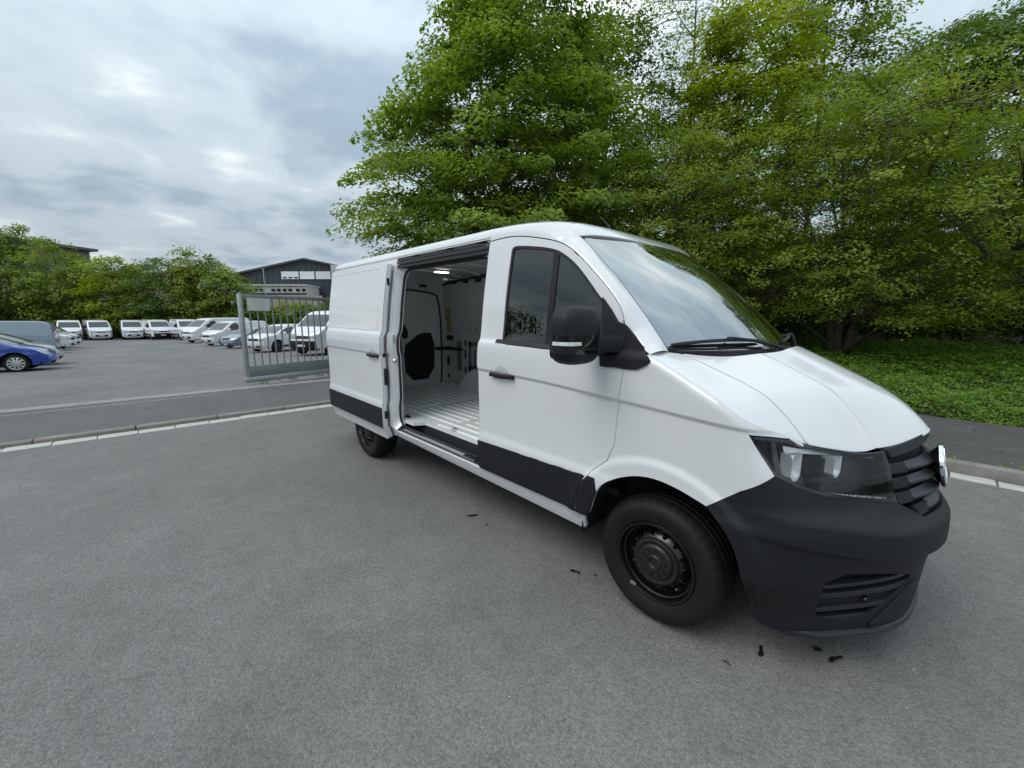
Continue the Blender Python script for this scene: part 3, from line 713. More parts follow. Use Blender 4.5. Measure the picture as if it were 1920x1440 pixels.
# inner bezel that divides the outer indicator
ind = hits([(1455,820),(1462,818),(1478,918),(1466,905)])
hl('indicator_divider', ind, -0.03, GLOSSB, 0.05, (), HL)
hl('daylight_strip', hits([(1520,921),(1678,934),(1678,943),(1600,938),(1535,928)]), -0.030, mat('lamp_strip', (0.72, 0.74, 0.75), 0.25, metal=0.3), 0.01, (), HL)
for k in range(5):
    a = 1600+16*k
    hl('strip_rib', hits([(a, 929+k), (a+4, 929+k), (a+4, 939+k), (a, 939+k)]), -0.024, CHROME, 0.004, (), HL)
hl('lamp_ledge', hits([(1480,838),(1655,851),(1655,857),(1560,850),(1483,848)]), -0.035, SILVER, 0.02, (), HL)
REFL = mat('lamp_reflector', (0.90, 0.91, 0.92), 0.32, metal=0.0, coat=0.6)
def reflector(px, py, rad, w_):
    s, z = hit(px, py); P = np.array(shell_off(-0.03)(s, z)).ravel(); 
    ax = Vector((1.0, -0.28, 0.0)).normalized(); sd_ = Vector((0.28, 1.0, 0)).normalized(); up = Vector((0, 0, 1)); m = MB()
    # faceted cup: outer barrel with chamfered foot, bowl inside
    out_ = [(-w_, rad), (w_, rad), (w_, -rad*0.72), (w_*0.45, -rad*1.1), (-w_*0.45, -rad*1.1), (-w_, -rad*0.72)]
    c = Vector(P); vs = []
    for d_ in (-0.05, 0.0):
        for a, b in out_: vs.append(c+ax*d_+sd_*a+up*b)
    n = 6; fs = [(i, (i+1) % n, n+(i+1) % n, n+i) for i in range(n)]
    for r_, d_ in ((0.86, -0.002), (0.6, -0.02), (0.3, -0.034)):
        for a, b in out_: vs.append(c+ax*d_+sd_*a*r_+up*b*r_)
    fs += [((1+q)*n+i, (1+q)*n+(i+1) % n, (2+q)*n+(i+1) % n, (2+q)*n+i) for q in range(3) for i in range(n)]+[tuple(4*n+i for i in range(n)), tuple(range(n-1, -1, -1))]
    m.add(vs, fs); o = m.build('reflector', REFL, None, True, 20); vp(o, HL[0]); vp(mirror_obj(o), HL[1])
reflector(1503,876, 0.058, 0.036); reflector(1582,873, 0.045, 0.030)

# ---- grille: recessed back and curved slats
gpoly_r = [(1.45, GB+0.004), (V_pt[0], V_pt[1]+0.006), (hl_in[2][0]+0.006, hl_in[2][1]+0.004), (hl_in[1][0]+0.006, hl_in[1][1]), (hl_in[0][0]+0.006, hl_in[0][1]), ]+[(s, z-0.012) for s, z in zt if s > hl_in[0][0]+0.01]
GR = vp(panel('grille', gpoly_r, [], shell_off(-0.055), DARKIN, None, 0.04, 0, edge=0.03)); GR2 = vp(mirror_obj(GR))
ztm = ztop(1.3)
def zin(s, z):
    return inside(np.array(gpoly_r), np.array([[s, z]]))[0]
nsl = 5; levels = np.linspace(GB+0.015, 1.075, 2*nsl)
sl = 0
for k in range(4):
    z0 = GB+0.008+0.064*k; z1 = z0+0.042
    smin = None
    for s in np.arange(hl_in[2][0]-0.05, 1.45, 0.004):
        if zin(s, (z0+z1)/2) and zin(s, z0+0.002): smin = s; break
    if smin is None: continue
    s2 = smin+0.085
    f0 = [(smin+0.004, z0), (s2, z0), (s2, z1), (smin+0.0, z1)]
    o = panel('grille_slat', f0, [], shell_off(-0.012), PLAST, None, 0.03, 0.03, edge=0.02); vp(o, GR); vp(mirror_obj(o), GR2)
    # proud curved blade towards the badge
    f1 = [(s2+0.003, z0+0.002), (1.452, z0+0.002), (1.452, z1+0.004), (s2+0.003, z1-0.004)]
    def blade(s, z, z0=z0, z1=z1):
        t = np.clip((np.asarray(z)-z0)/(z1-z0), 0, 1); f = shell_off(-0.020); x, y, zz = f(s, z)
        return x+0.016*np.sin(math.pi*t)-0.014*t+0.006*np.sin(2*math.pi*t), y, zz
    o = panel('grille_slat', f1, [], blade, PLASTL, None, 0.012, 0.03, edge=0.012); vp(o, GR); vp(mirror_obj(o), GR2)
# upper grille rim under the bonnet lip
rim = [(s, z-0.006) for s, z in zt if s > hl_in[0][0]+0.01]
o = panel('grille_rim', rim+[(s, z-0.034) for s, z in rim[::-1]], [], shell_off(-0.002), PLAST, None, 0.02, 0.03, edge=0.015); vp(o, GR); vp(mirror_obj(o), GR2)
# badge
bc = np.array([0.990, 0.0, 0.925]); m = MB()
def bdisc(prof, material, name, n=40):
    q = MB(); q.lathe([(r_, h) for r_, h in prof], tuple(bc), 'x', n); return vp(q.build(name, material), GR)
TILT = 0.18
bd = [bdisc([(0.0, 0.002), (0.090, 0.0), (0.092, -0.012), (0.05, -0.05)], GLOSSB, 'badge'), bdisc([(0.090, -0.002), (0.093, 0.007), (0.100, 0.008), (0.104, 0.003), (0.104, -0.008), (0.100, -0.012)], CHROME, 'badge_ring')]
def stroke(q, a, b, w_=0.011):
    a = np.array(a); b = np.array(b); t = (b-a)/np.linalg.norm(b-a); n = np.array([-t[1], t[0]])*w_/2
    pts = [a-n, b-n, b+n, a+n]; q.prism([(p_[0], p_[1]) for p_ in pts], 0, 0.0, 0.009)
q = MB()
for a, b in (((-0.034, 0.076), (0.0, 0.010)), ((0.034, 0.076), (0.0, 0.010)), ((-0.066, 0.048), (-0.030, -0.070)), ((-0.030, -0.070), (0.0, -0.008)), ((0.0, -0.008), (0.030, -0.070)), ((0.030, -0.070), (0.066, 0.048))): stroke(q, a, b)
q.v = [(x+bc[0], y+bc[1], z+bc[2]) for x, y, z in q.v]; bd.append(vp(q.build('badge_emblem', CHROME, None, False), GR))
for o in bd:
    for v in o.data.vertices:
        v.co.x -= (v.co.z-0.91)*TILT
# ---- windscreen, cowl, pillar and roof strip, roof
def wsurf(a, b):                            # a: across -1..1, b: 0 bottom .. 1 top
    a = np.asarray(a, float); b = np.asarray(b, float); 
    yb = 0.855*a; yt = 0.775*a; y = yb+(yt-yb)*b
    xb = 0.262-0.305*np.abs(a)**2.1; xt = -0.50-0.185*np.abs(a)**2.1
    x = xb+(xt-xb)*b+0.030*np.sin(math.pi*b)*(1-0.5*a*a); z = 1.468+0.655*b+0.020*np.sin(math.pi*b)
    return x, y, z
WSP = smooth_poly([(-1, 0), (1, 0), (1, 1), (-1, 1)], 0)
def rr(x0, x1, z0, z1, r0, n=5, rz=None):
    rz = rz or r0; o = []
    for cx, cz, a0 in ((x1-r0, z0+rz, -90), (x1-r0, z1-rz, 0), (x0+r0, z1-rz, 90), (x0+r0, z0+rz, 180)):
        for k in range(n+1): a = R(a0+90*k/n); o.append((cx+r0*math.cos(a), cz+rz*math.sin(a)))
    return o
WS = vp(panel('windscreen', rr(-1, 1, 0, 1, 0.045, rz=0.05), [], wsurf, WSGLASS, None, 0.06, 0, edge=0.04))
FRIT = mat('glass_border', (0.10, 0.105, 0.11), 0.25)
vp(panel('windscreen_border', rr(-1.004, 1.004, -0.004, 1.006, 0.045, rz=0.05), [rr(-0.955, 0.955, 0.05, 0.962, 0.05, rz=0.06)], lambda a, b: tuple(np.array(wsurf(a, b))+np.array([[-0.003], [0], [-0.003]])) if np.ndim(a) else wsurf(a, b), FRIT, None, 0.06, 0, edge=0.03), WS)
vp(panel('windscreen_sticker', [(-0.90, 0.905), (-0.80, 0.905), (-0.80, 0.952), (-0.90, 0.952)], [[(-0.872, 0.918), (-0.828, 0.918), (-0.828, 0.940), (-0.872, 0.940)]], lambda a, b: tuple(np.array(wsurf(a, b))+np.array([[-0.004], [0], [-0.004]])), mat('sticker', (0.7, 0.72, 0.72), 0.6), None, 0.05, 0, edge=0.03), WS)
# cowl
m = MB(); aa = np.linspace(-1, 1, 41); vs = []
for a in aa:
    x0, y0, z0 = [float(q) for q in wsurf(a, 0)]; yb = 0.80*a; xb = 0.325-0.325*abs(a)**2; zb2 = float(deckz(xb, yb))
    for t, dz_ in ((-0.15, 0.01), (0.0, -0.012), (0.35, -0.035), (0.75, -0.036), (1.0, -0.03), (1.12, -0.04)):
        vs.append((x0+(xb-x0)*t, y0+(yb-y0)*t, z0+(zb2-z0)*t+dz_))
m.add(vs, grid_faces(41, 6)); COWL = vp(m.build('cowl', PLAST))
# roof
_crown = pchip([0, 0.3, 0.6, 0.72, 0.80, 0.86], [2.338, 2.333, 2.316, 2.302, 2.285, 2.262])
_drop = pchip([-6, -1.45, -1.2, -1.0, -0.83, -0.7, -0.6, -0.5, -0.4], [0, 0, 0.010, 0.032, 0.067, 0.112, 0.158, 0.213, 0.27])
_rend = pchip([-4.74, -4.70, -4.65, -4.58, -4.45], [0.16, 0.08, 0.028, 0.006, 0])
def roofz(x, y):
    ya = np.abs(y); hx = -0.50-0.185*(ya/0.775)**2.1; d_ = np.maximum(hx-np.asarray(x), 0)
    ribs = 0.006*(np.cos(2*math.pi*ya/0.26) > 0.3)*sstep(-1.55, -1.75, x)*sstep(-4.6, -4.45, x)*(ya < 0.72)
    return _crown(ya)-_drop(x)*(1-0.22*(ya/0.8)**2)-(ya/0.78)**2*0.066*np.maximum(0, 1-d_/0.16)**2-_rend(x)+ribs*0
def roofs(x, y): return np.asarray(x, float), np.asarray(y, float), roofz(x, y)
hd = [(-0.50-0.185*(abs(y)/0.775)**2.1-0.004, y) for y in np.linspace(-0.795, 0.795, 25)]
ROOF = vp(panel('roof', hd+[(-4.69, 0.795), (-4.69, -0.795)], [], roofs, WHITE, None, 0.06, 0.02, edge=0.04, flip=False))
for yr in (-0.52, -0.26, 0.0, 0.26, 0.52):   # pressed swages
    n_ = 24; vs = []
    for x in np.linspace(-4.45, -1.75, n_):
        for dy_, h in ((-0.05, -0.002), (-0.03, 0.008), (0.03, 0.008), (0.05, -0.002)): vs.append((x, yr+dy_, float(roofz(x, yr+dy_))+h))
    q = MB(); q.add(vs, grid_faces(n_, 4)); vp(q.build('roof_rib', WHITE), ROOF)
# strip from the door cut up to roof edge and windscreen edge
lowc = [(x, -float(Wside(x, 2.195)), 2.195) for x in (-4.60, -4.3, -3.8, -3.3, -2.8, -2.3, -1.8, BX-0.006)]
def offset_line(P, d):
    P = np.array(P); t = np.gradient(P, axis=0); t /= np.linalg.norm(t, axis=1)[:, None]; n_ = np.stack([-t[:, 1], t[:, 0]], 1); n_ *= np.where(n_[:, 1:2]+n_[:, 0:1]*0.4 < 0, -1, 1)
    return [tuple(p_) for p_ in P+n_*d]
lows = offset_line(dc, 0.0085)+[(hit(1175,628)[0], hit(1175,628)[1]), hit(1203,652), (-0.075, 1.455)]
lowc += [tuple(float(c) for c in shell(a, b)) for a, b in lows]
upc = []
def edge_up(x): return (x, -0.797, float(roofz(x, -0.797)))
for x in (-4.60, -4.3, -3.8, -3.3, -2.8, -2.3, -1.8, BX-0.006): upc.append(edge_up(x))
nfr = len(lows)
# walk the upper curve by arc length
U3 = [edge_up(x) for x in np.linspace(BX, -0.705, 12)]+[tuple(float(c) for c in wsurf(-1.004, b)) for b in np.linspace(0.985, 0.0, 14)]
def at_len(C, f):
    C = np.array(C); l = np.concatenate([[0], np.cumsum(np.linalg.norm(np.diff(C, axis=0), axis=1))]); l /= l[-1]
    return np.array([np.interp(f, l, C[:, k]) for k in range(3)])
Lo = np.array(lowc[8:]); 
nst = 150; fs_ = np.linspace(0, 1, nst)
loS = [at_len(Lo, f) for f in fs_]; 
# match by height/length: corner of the windscreen belongs where the door cut turns down
fU = np.interp(fs_, [0, 0.28, 0.45, 1.0], [0, 0.34, 0.52, 1.0])
upS = [at_len(U3, f) for f in fU]
A_ = [np.array(q) for q in lowc[:8]]+loS; B_ = [np.array(q) for q in upc]+upS
vs = []; K = 9
for i, (a, b) in enumerate(zip(A_, B_)):
    f = 0.0 if i < 8 else (i-8)/(nst-1)
    up = np.array([0, 0.13, 1.0]); ctrl = a+up*(b[2]-a[2])*0.98 if f < 0.30 else None
    pil = a*0.55+b*0.45+np.array([0.020, -0.034, 0.020])
    c1 = a+np.array([0, 0.10, 1.0])*max(0.03, (b[2]-a[2])*0.9)
    t_ = float(sstep(0.16, 0.42, f)); c = c1*(1-t_)+pil*t_
    for k in range(K):
        t = k/(K-1); vs.append((1-t)**2*a+2*t*(1-t)*c+t*t*b)
q = MB(); q.add(vs, [f[::-1] for f in grid_faces(len(A_), K)]); PIL = vp(q.build('body_frame', WHITE)); PIL.data.shade_smooth(); vp(mirror_obj(PIL))
PIL['label'] = 'white roof side and windscreen pillar'
for s_ in (-1, 1):
    q = MB(); vs = []
    for x in np.linspace(-4.62, BX-0.004, 40):
        w_ = float(Wside(x, 2.195)); a0 = np.array([x, s_*(w_-0.006), 2.222])
        for dy_, dz_ in ((0.0, -0.010), (0.009, -0.008), (0.011, 0.0), (0.004, 0.006), (-0.004, 0.004)): vs.append((x, s_*(w_-0.008+dy_), 2.212+dz_))
    f = grid_faces(40, 5); q.add(vs, f if s_ > 0 else [g[::-1] for g in f]); vp(q.build('drip_rail', WHITE), ROOF)
# ---- side panels
OPX0, OPX1, OPZ0, OPZ1 = -2.90, BX-0.006, 0.455, 2.165
SV2 = np.unique(np.concatenate([SV, [2.1, 2.15]]))
arch_r = [(-3.64+0.44*math.cos(a), 0.375+0.44*math.sin(a)) for a in np.linspace(R(187), R(-7), 30)]
rside = [(-4.60, 0.42)]+arch_r+[(-3.15, 0.385), (OPX0, 0.385)]+[(OPX0, 2.19), (-4.60, 2.19)]
SIDE = vp(panel('side_panel', rside, [], shell, WHITE, None, 0.06, 0.03, vlines=SV2, edge=0.03))
lside = [(-4.60, 0.42)]+arch_r+[(-3.15, 0.385), (BX-0.006, 0.372), (BX-0.006, 2.19), (-4.60, 2.19)]
tmp = panel('side_panel', lside, [], shell, WHITE, None, 0.06, 0.03, vlines=SV2, edge=0.03); SIDEL = vp(mirror_obj(tmp)); bpy.data.objects.remove(tmp)
tmp = panel('cladding_strip', [(-3.12, 0.488), (BX-0.01, 0.488), (BX-0.01, 0.69), (-3.16, 0.69)], [], shell_off(0.008), PLAST, None, 0.06, 0.012, edge=0.04); vp(mirror_obj(tmp), SIDEL); bpy.data.objects.remove(tmp)
tmp = panel('cladding_strip', [(-4.60, 0.488), (-4.12, 0.488), (-4.14, 0.69), (-4.60, 0.69)], [], shell_off(0.008), PLAST, None, 0.06, 0.012, edge=0.04); vp(mirror_obj(tmp), SIDEL); vp(tmp, SIDE)
# sill below the door opening and front door
def sill(side):
    xs = np.linspace(-3.15, -0.465, 40); vs = []
    for x in xs:
        zb_ = 0.345+(x+0.42)*(-0.016)
        for y, z in ((0.93, zb_-0.004), (0.958, zb_), (0.966, zb_+0.012), (0.978, 0.425), (0.988, 0.452), (0.984, 0.462), (0.965, 0.466), (0.90, 0.466)):
            vs.append((x, side*y, z))
    q = MB(); f = grid_faces(len(xs), 8); q.add(vs, f if side > 0 else [g[::-1] for g in f]); return vp(q.build('sill', WHITE))
sill(-1); sill(1)
# rear: rounded corners, doors, lamps
def rear_corner(side):
    vs = []; zs = np.linspace(0.42, 2.19, 40)
    for z in zs:
        W_ = float(Wside(-4.6, z)); tilt = 0.05*max(0, z-1.4)
        for k in range(7):
            a = R(90*k/6); vs.append((-4.60-0.10*math.sin(a)+tilt*math.sin(a), side*(W_-0.10*(1-math.cos(a))), z))
    q = MB(); f = grid_faces(len(zs), 7); q.add(vs, f if side > 0 else [g[::-1] for g in f]); return vp(q.build('rear_corner', WHITE))
for s_ in (-1, 1):
    rear_corner(s_)
    q = MB(); q.box((-4.715, s_*0.80 if s_ > 0 else -0.90, 0.95), (-4.685, 0.90 if s_ > 0 else -0.80, 1.62), bev=0.02)
    vp(q.build('tail_lamp', mat('tail_lamp_red', (0.25, 0.01, 0.012), 0.15, coat=0.5)))
    q = MB(); y0, y1 = (0.006, 0.885) if s_ > 0 else (-0.885, -0.006)
    q.add([(-4.702, y0, 0.50), (-4.702, y1, 0.50), (-4.702, y1, 1.45), (-4.672, y1*0.88 if s_ > 0 else y1, 2.17), (-4.672, y0*0.88 if s_ < 0 else y0, 2.17), (-4.702, y0, 1.45)], [(0, 5, 2, 1), (5, 4, 3, 2)])
    RD = vp(q.build('rear_door', WHITE, None, False))
q = MB(); q.box((-4.84, -0.93, 0.40), (-4.62, 0.93, 0.56), bev=0.03); vp(q.build('rear_bumper', PLAST))
# ---- sliding door: same surface, pushed out and back
SLX, SLY = -1.505, -0.078
def slid(off=0.0):
    f = shell_off(off) if off else shell
    def g(x, z):
        X, Y, Z = f(np.asarray(x, float)-SLX, z); return X+SLX, Y+SLY, Z
    return g
DX0, DX1 = -2.945+SLX, -1.438+SLX
dpoly = rr(DX0, DX1, 0.352, 2.158, 0.03, rz=0.03)
SD = vp(panel('sliding_door', dpoly, [], slid(), WHITE, None, 0.05, 0.05, vlines=np.unique(np.concatenate([SV, np.arange(0.35, 0.48, 0.02)])), edge=0.025))
SD['label'] = 'white sliding side door, pushed back fully open'
vp(panel('cladding_strip', [(DX0+0.004, 0.484), (DX1-0.004, 0.484), (DX1-0.004, 0.690), (DX0+0.004, 0.690)], [], slid(0.008), PLAST, None, 0.06, 0.014, edge=0.03), SD)
# raised panel field on the upper half
def ringp(x0, x1, z0, z1, r0, wd): return rr(x0, x1, z0, z1, r0), [rr(x0+wd, x1-wd, z0+wd, z1-wd, max(r0-wd, 0.01))]
o_, h_ = ringp(DX0+0.05, DX1-0.10, 1.485, 2.115, 0.07, 0.010)
vp(panel('panel_swage', o_, h_, slid(0.0025), WHITE, None, 0.05, 0.004, edge=0.02), SD)
b_, d_ = handle(DX1-SLX-0.16, 1.222, SLX, SLY); vp(b_, SD); vp(d_, SD)
# inner face, latch hardware on the leading edge
q = MB(); yin = -0.905
q.add([(DX0+0.02, -0.99+SLY*0.6, 0.36), (DX1-0.006, -0.99+SLY*0.6, 0.36), (DX1-0.006, -0.965+SLY*0.6, 1.45), (DX1-0.006, -0.86+SLY*0.6, 2.14), (DX0+0.02, -0.86+SLY*0.6, 2.14), (DX0+0.02, -0.965+SLY*0.6, 1.45)], [(0, 1, 2, 5), (5, 2, 3, 4)])
vp(q.build('door_inner_skin', INNER, None, False), SD)
q = MB()
for z0, z1 in ((0.40, 2.14),): 
    vs = []; zz = np.linspace(0.38, 2.14, 30)
    for z in zz:
        W_ = float(Wside(-1.45, z)); vs += [(DX1+0.002, -W_+SLY+0.010, z), (DX1+0.012, -W_+SLY+0.035, z), (DX1-0.004, -W_+SLY+0.052, z)]
    q.add(vs, grid_faces(30, 3))
vp(q.build('door_edge', WHITE), SD)
for z0, z1, t in ((0.93, 1.10, 0.020), (1.215, 1.255, 0.014), (0.58, 0.66, 0.02), (1.93, 2.0, 0.012)):
    W_ = float(Wside(-1.45, z0)); q = MB(); q.box((DX1-0.004, -W_+SLY+0.020, z0), (DX1+0.018, -W_+SLY+0.020+t*2, z1), bev=0.004); vp(q.build('door_latch', RUBBER), SD)
# ---- door opening: frame, seal, upper track, step
FRX0, FRX1 = OPX0-0.0, OPX1
def loopw(x0, x1, z0, z1, r_, yoff, n=8):
    L2 = rr(x0, x1, z0, z1, r_, n); L2 = resample(L2, 0.04)
    return [(a, -float(Wside(-2.0, b))+yoff, b) for a, b in L2]
la = loopw(OPX0, OPX1, 0.475, 2.168, 0.03, 0.004); lb = loopw(OPX0+0.045, OPX1-0.035, 0.50, 2.085, 0.10, 0.075); n = len(la)
def matchloop(A, B, n=160):
    A = np.array(A+[A[0]]); B = np.array(B+[B[0]])
    return [at_len(A, i/n) for i in range(n)], [at_len(B, i/n) for i in range(n)]
la2, lb2 = matchloop(la, lb); lc = [p_+np.array([0, 0.03, 0]) for p_ in lb2]
n = len(la2); q = MB(); q.add([tuple(p_) for p_ in la2]+[tuple(p_) for p_ in lb2]+[tuple(p_) for p_ in lc], [(r_*n+i, r_*n+(i+1) % n, (r_+1)*n+(i+1) % n, (r_+1)*n+i) for r_ in (0, 1) for i in range(n) if not (min(la2[i][2], lb2[i][2]) < 0.52 and OPX0+0.08 < la2[i][0] < OPX1-0.02)])
FRAME = vp(q.build('door_frame', WHITE))
q = MB(); q.tube([tuple(p_+np.array([0, 0.004, 0])) for p_ in lb2], 0.013, 8, closed=True); vp(q.build('door_seal', RUBBER), FRAME)
# upper track: black channel under the roof rail
q = MB(); q.prism([(-0.872, 2.176), (-0.872, 2.160), (-0.835, 2.150), (-0.835, 2.135), (-0.872, 2.128), (-0.880, 2.100), (-0.80, 2.09), (-0.80, 2.18)], 0, OPX0-0.01, OPX1); TR = vp(q.build('upper_track', RUBBER, None, False), FRAME)
q = MB(); q.prism([(-0.886, 2.152), (-0.868, 2.154), (-0.868, 2.140), (-0.888, 2.136)], 0, OPX0+0.02, OPX1); vp(q.build('track_rail', PLASTL, None, False), FRAME)
# striker and bolts on the rear pillar
xp = OPX0+0.025
for z0, z1, m_ in ((1.36, 1.44, SILVER), (1.155, 1.20, SILVER)):
    q = MB(); W_ = float(Wside(-2.7, z0)); 
    if z1 > 1.3:
        q.box((xp-0.002, -W_+0.035, z0), (xp+0.014, -W_+0.060, z1), bev=0.003); q.tube([(xp+0.012, -W_+0.04, z0+0.015), (xp+0.035, -W_+0.04, z0+0.02), (xp+0.035, -W_+0.04, z1-0.02), (xp+0.012, -W_+0.04, z1-0.015)], 0.005, 8)
    else: q.lathe([(0.0, 0.01), (0.014, 0.008), (0.022, 0.0), (0.024, -0.01)], (xp+0.006, -W_+0.045, (z0+z1)/2), 'x', 20)
    vp(q.build('striker', m_), FRAME)
FLZ = 0.560
# step well
q = MB(); sx0, sx1 = OPX0+0.03, OPX1-0.004
q.add([(sx0, -0.985, 0.474), (sx1, -0.985, 0.474), (sx1, -0.955, 0.470), (sx0, -0.955, 0.470), (sx0, -0.93, 0.448), (sx1, -0.93, 0.448), (sx1, -0.80, 0.448), (sx0, -0.80, 0.448), (sx0, -0.785, FLZ-0.012), (sx1, -0.785, FLZ-0.012)], [(0, 1, 2, 3), (3, 2, 5, 4), (4, 5, 6, 7), (7, 6, 9, 8)])
STEP = vp(q.build('step_well', RUBBER, None, False))
for k in range(9):
    q = MB(); y = -0.92+0.0135*k; q.box((sx0+0.03, y, 0.446), (sx1-0.01, y+0.006, 0.453)); vp(q.build('step_rib', PLAST, None, False), STEP)
q = MB(); q.box((sx0+0.05, -0.972, 0.470), (sx1-0.10, -0.962, 0.482), bev=0.003); vp(q.build('lower_rail', SILVER), STEP)
q = MB(); q.box((sx1-0.26, -0.965, 0.462), (sx1-0.09, -0.93, 0.492), bev=0.008); vp(q.build('guide_arm', RUBBER), STEP)
# ---- cargo space
CX0, CX1 = -4.66, -1.50
q = MB(); notch = [(-2.80, -0.90), (-2.66, -0.925), (-2.58, -0.80)]
fl = [(CX0, -0.90), (-2.75, -0.90), (-2.66, -0.90), (-2.60, -0.79), (CX1, -0.79), (CX1, 0.90), (CX0, 0.90)]
q.prism(fl, 2, FLZ-0.03, FLZ); CF = vp(q.build('cargo_floor', FLOORP, None, False))
for k in range(15):
    y = -0.72+0.108*k
    xa, xb_ = (-4.55, -1.60)
    segs = [(xa, xb_)] if k not in (0, 14) else [(-4.5, -4.1), (-3.2, -2.75)] if k == 14 else [(-2.45, xb_)]
    if 2 <= k <= 12: segs = [(-4.55, -3.2), (-3.12, -2.35), (-2.27, xb_)]
    for a, b in segs:
        q = MB(); vs = []
        for x, h in ((a, 0), (a+0.035, 0.0105), (b-0.035, 0.0105), (b, 0)):
            for dy_, f in ((-0.034, 0), (-0.022, 1), (0.022, 1), (0.034, 0)): vs.append((x, y+dy_, FLZ+0.0005+h*f))
        q.add(vs, grid_faces(4, 4)); vp(q.build('floor_rib', FLOORP, None, False), CF)
def eyelet(x, y):
    q = MB(); q.tube([(x-0.03, y, FLZ+0.004), (x-0.022, y, FLZ+0.022), (x+0.022, y, FLZ+0.022), (x+0.03, y, FLZ+0.004)], 0.005, 6); q.box((x-0.045, y-0.018, FLZ+0.001), (x+0.045, y+0.018, FLZ+0.005)); vp(q.build('tie_down_eye', RUBBER), CF)
for a, b in (((765,782), 0), ((853,807), 0)):
    P = onb(a[0], a[1], 2, FLZ); eyelet(P[0], P[1])
for x in (-2.2, -3.2, -4.3): eyelet(x, 0.80)
# wheel boxes
for s_ in (-1, 1):
    vs = []; ns = 16
    for k in range(ns+1):
        a = math.pi*k/ns; x = -3.64+0.50*math.cos(a); z = max(FLZ+0.001, 0.40+0.47*math.sin(a))
        vs += [(x, s_*0.90, z), (x, s_*0.73, z), (x, s_*0.70, z-0.03), (x, s_*0.69, FLZ)]
    q = MB(); q.add(vs, grid_faces(ns+1, 4)); vp(q.build('wheel_box', FLOORP))
# left wall inside: outer skin is far out; inner pressed frame with cut-outs seen through the doorway
LW = vp(MB().add([(CX0, 0.885, FLZ), (CX1, 0.885, FLZ), (CX1, 0.885, 1.40), (CX1, 0.82, 2.16), (CX0, 0.82, 2.16), (CX0, 0.885, 1.40)], [(0, 1, 2, 5), (5, 2, 3, 4)]).build('inner_wall', INNER, None, False))
RW = vp(MB().add([(CX0, -0.885, FLZ), (OPX0-0.05, -0.885, FLZ), (OPX0-0.05, -0.885, 1.40), (OPX0-0.05, -0.82, 2.16), (CX0, -0.82, 2.16), (CX0, -0.885, 1.40)], [(5, 2, 1, 0), (4, 3, 2, 5)]).build('inner_wall', INNER, None, False))
def wall_y(z): return 0.885-(max(0, z-1.40))*0.0855
def wallbox(px0, py0, px1, py1, m_, name='wall_pressing', d0=0.0, d1=0.02, parent=None):
    a = onb(px0, py0, 1, 0.88); b = onb(px1, py1, 1, 0.88); z0, z1 = sorted((a[2], b[2])); x0, x1 = sorted((a[0], b[0])); q = MB()
    y0, y1 = wall_y(z0), wall_y(z1); bev = min(0.03, (x1-x0)*0.3, (z1-z0)*0.3)
    poly = rr(x0, x1, z0, z1, bev, 3); n = len(poly)
    vs = [(x, wall_y(z)-d1, z) for x, z in poly]+[(x, wall_y(z)-d0, z) for x, z in poly]
    q.add(vs, [tuple(range(n)), *[(i, (i+1) % n, n+(i+1) % n, n+i) for i in range(n)]]); return vp(q.build(name, m_, None, False), parent or LW)
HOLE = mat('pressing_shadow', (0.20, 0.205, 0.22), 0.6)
for a in ((853,553,876,572),(853,577,876,594),(853,597,876,613)): wallbox(*a, INNER, 'wall_pressing', 0.0, 0.012)
for a in ((884,545,889,625),(893,545,898,610)): wallbox(*a, INNER, 'wall_rail', 0.0, 0.014)
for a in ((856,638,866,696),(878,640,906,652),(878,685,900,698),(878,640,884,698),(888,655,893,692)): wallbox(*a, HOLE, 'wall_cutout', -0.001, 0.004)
for a in ((860,616,862,619),(875,616,877,619),(891,617,893,621),(871,637,874,649),(871,655,874,673),(871,688,874,699)): wallbox(*a, DARKIN, 'wall_slot', -0.001, 0.003)
wallbox(838,576,848,622, mat('foam_strip', (0.42, 0.38, 0.18), 0.9), 'foam_strip', 0.0, 0.010)
for a in ((833,558,836,566),(836,592,839,599),(837,628,850,638),(838,700,842,708),(838,668,843,684)): wallbox(*a, RUBBER, 'wall_clip', 0.0, 0.012)
# cable conduit at the top of the wall
P0 = onb(832,535,1,0.82); P1 = onb(905,516,1,0.82)
q = MB(); q.tube([(P0[0], 0.80, P0[2]), (P0[0]+0.2, 0.80, P0[2]+0.03), (P1[0], 0.80, P1[2]-0.01), (-2.0, 0.80, P1[2])], 0.014, 6); vp(q.build('cable', RUBBER), LW)
for k in range(5):
    x = P0[0]+0.25+0.3*k; q = MB(); q.box((x, 0.785, P0[2]+0.005), (x+0.10, 0.82, P0[2]+0.05), bev=0.006); vp(q.build('cable_clip', RUBBER), LW)
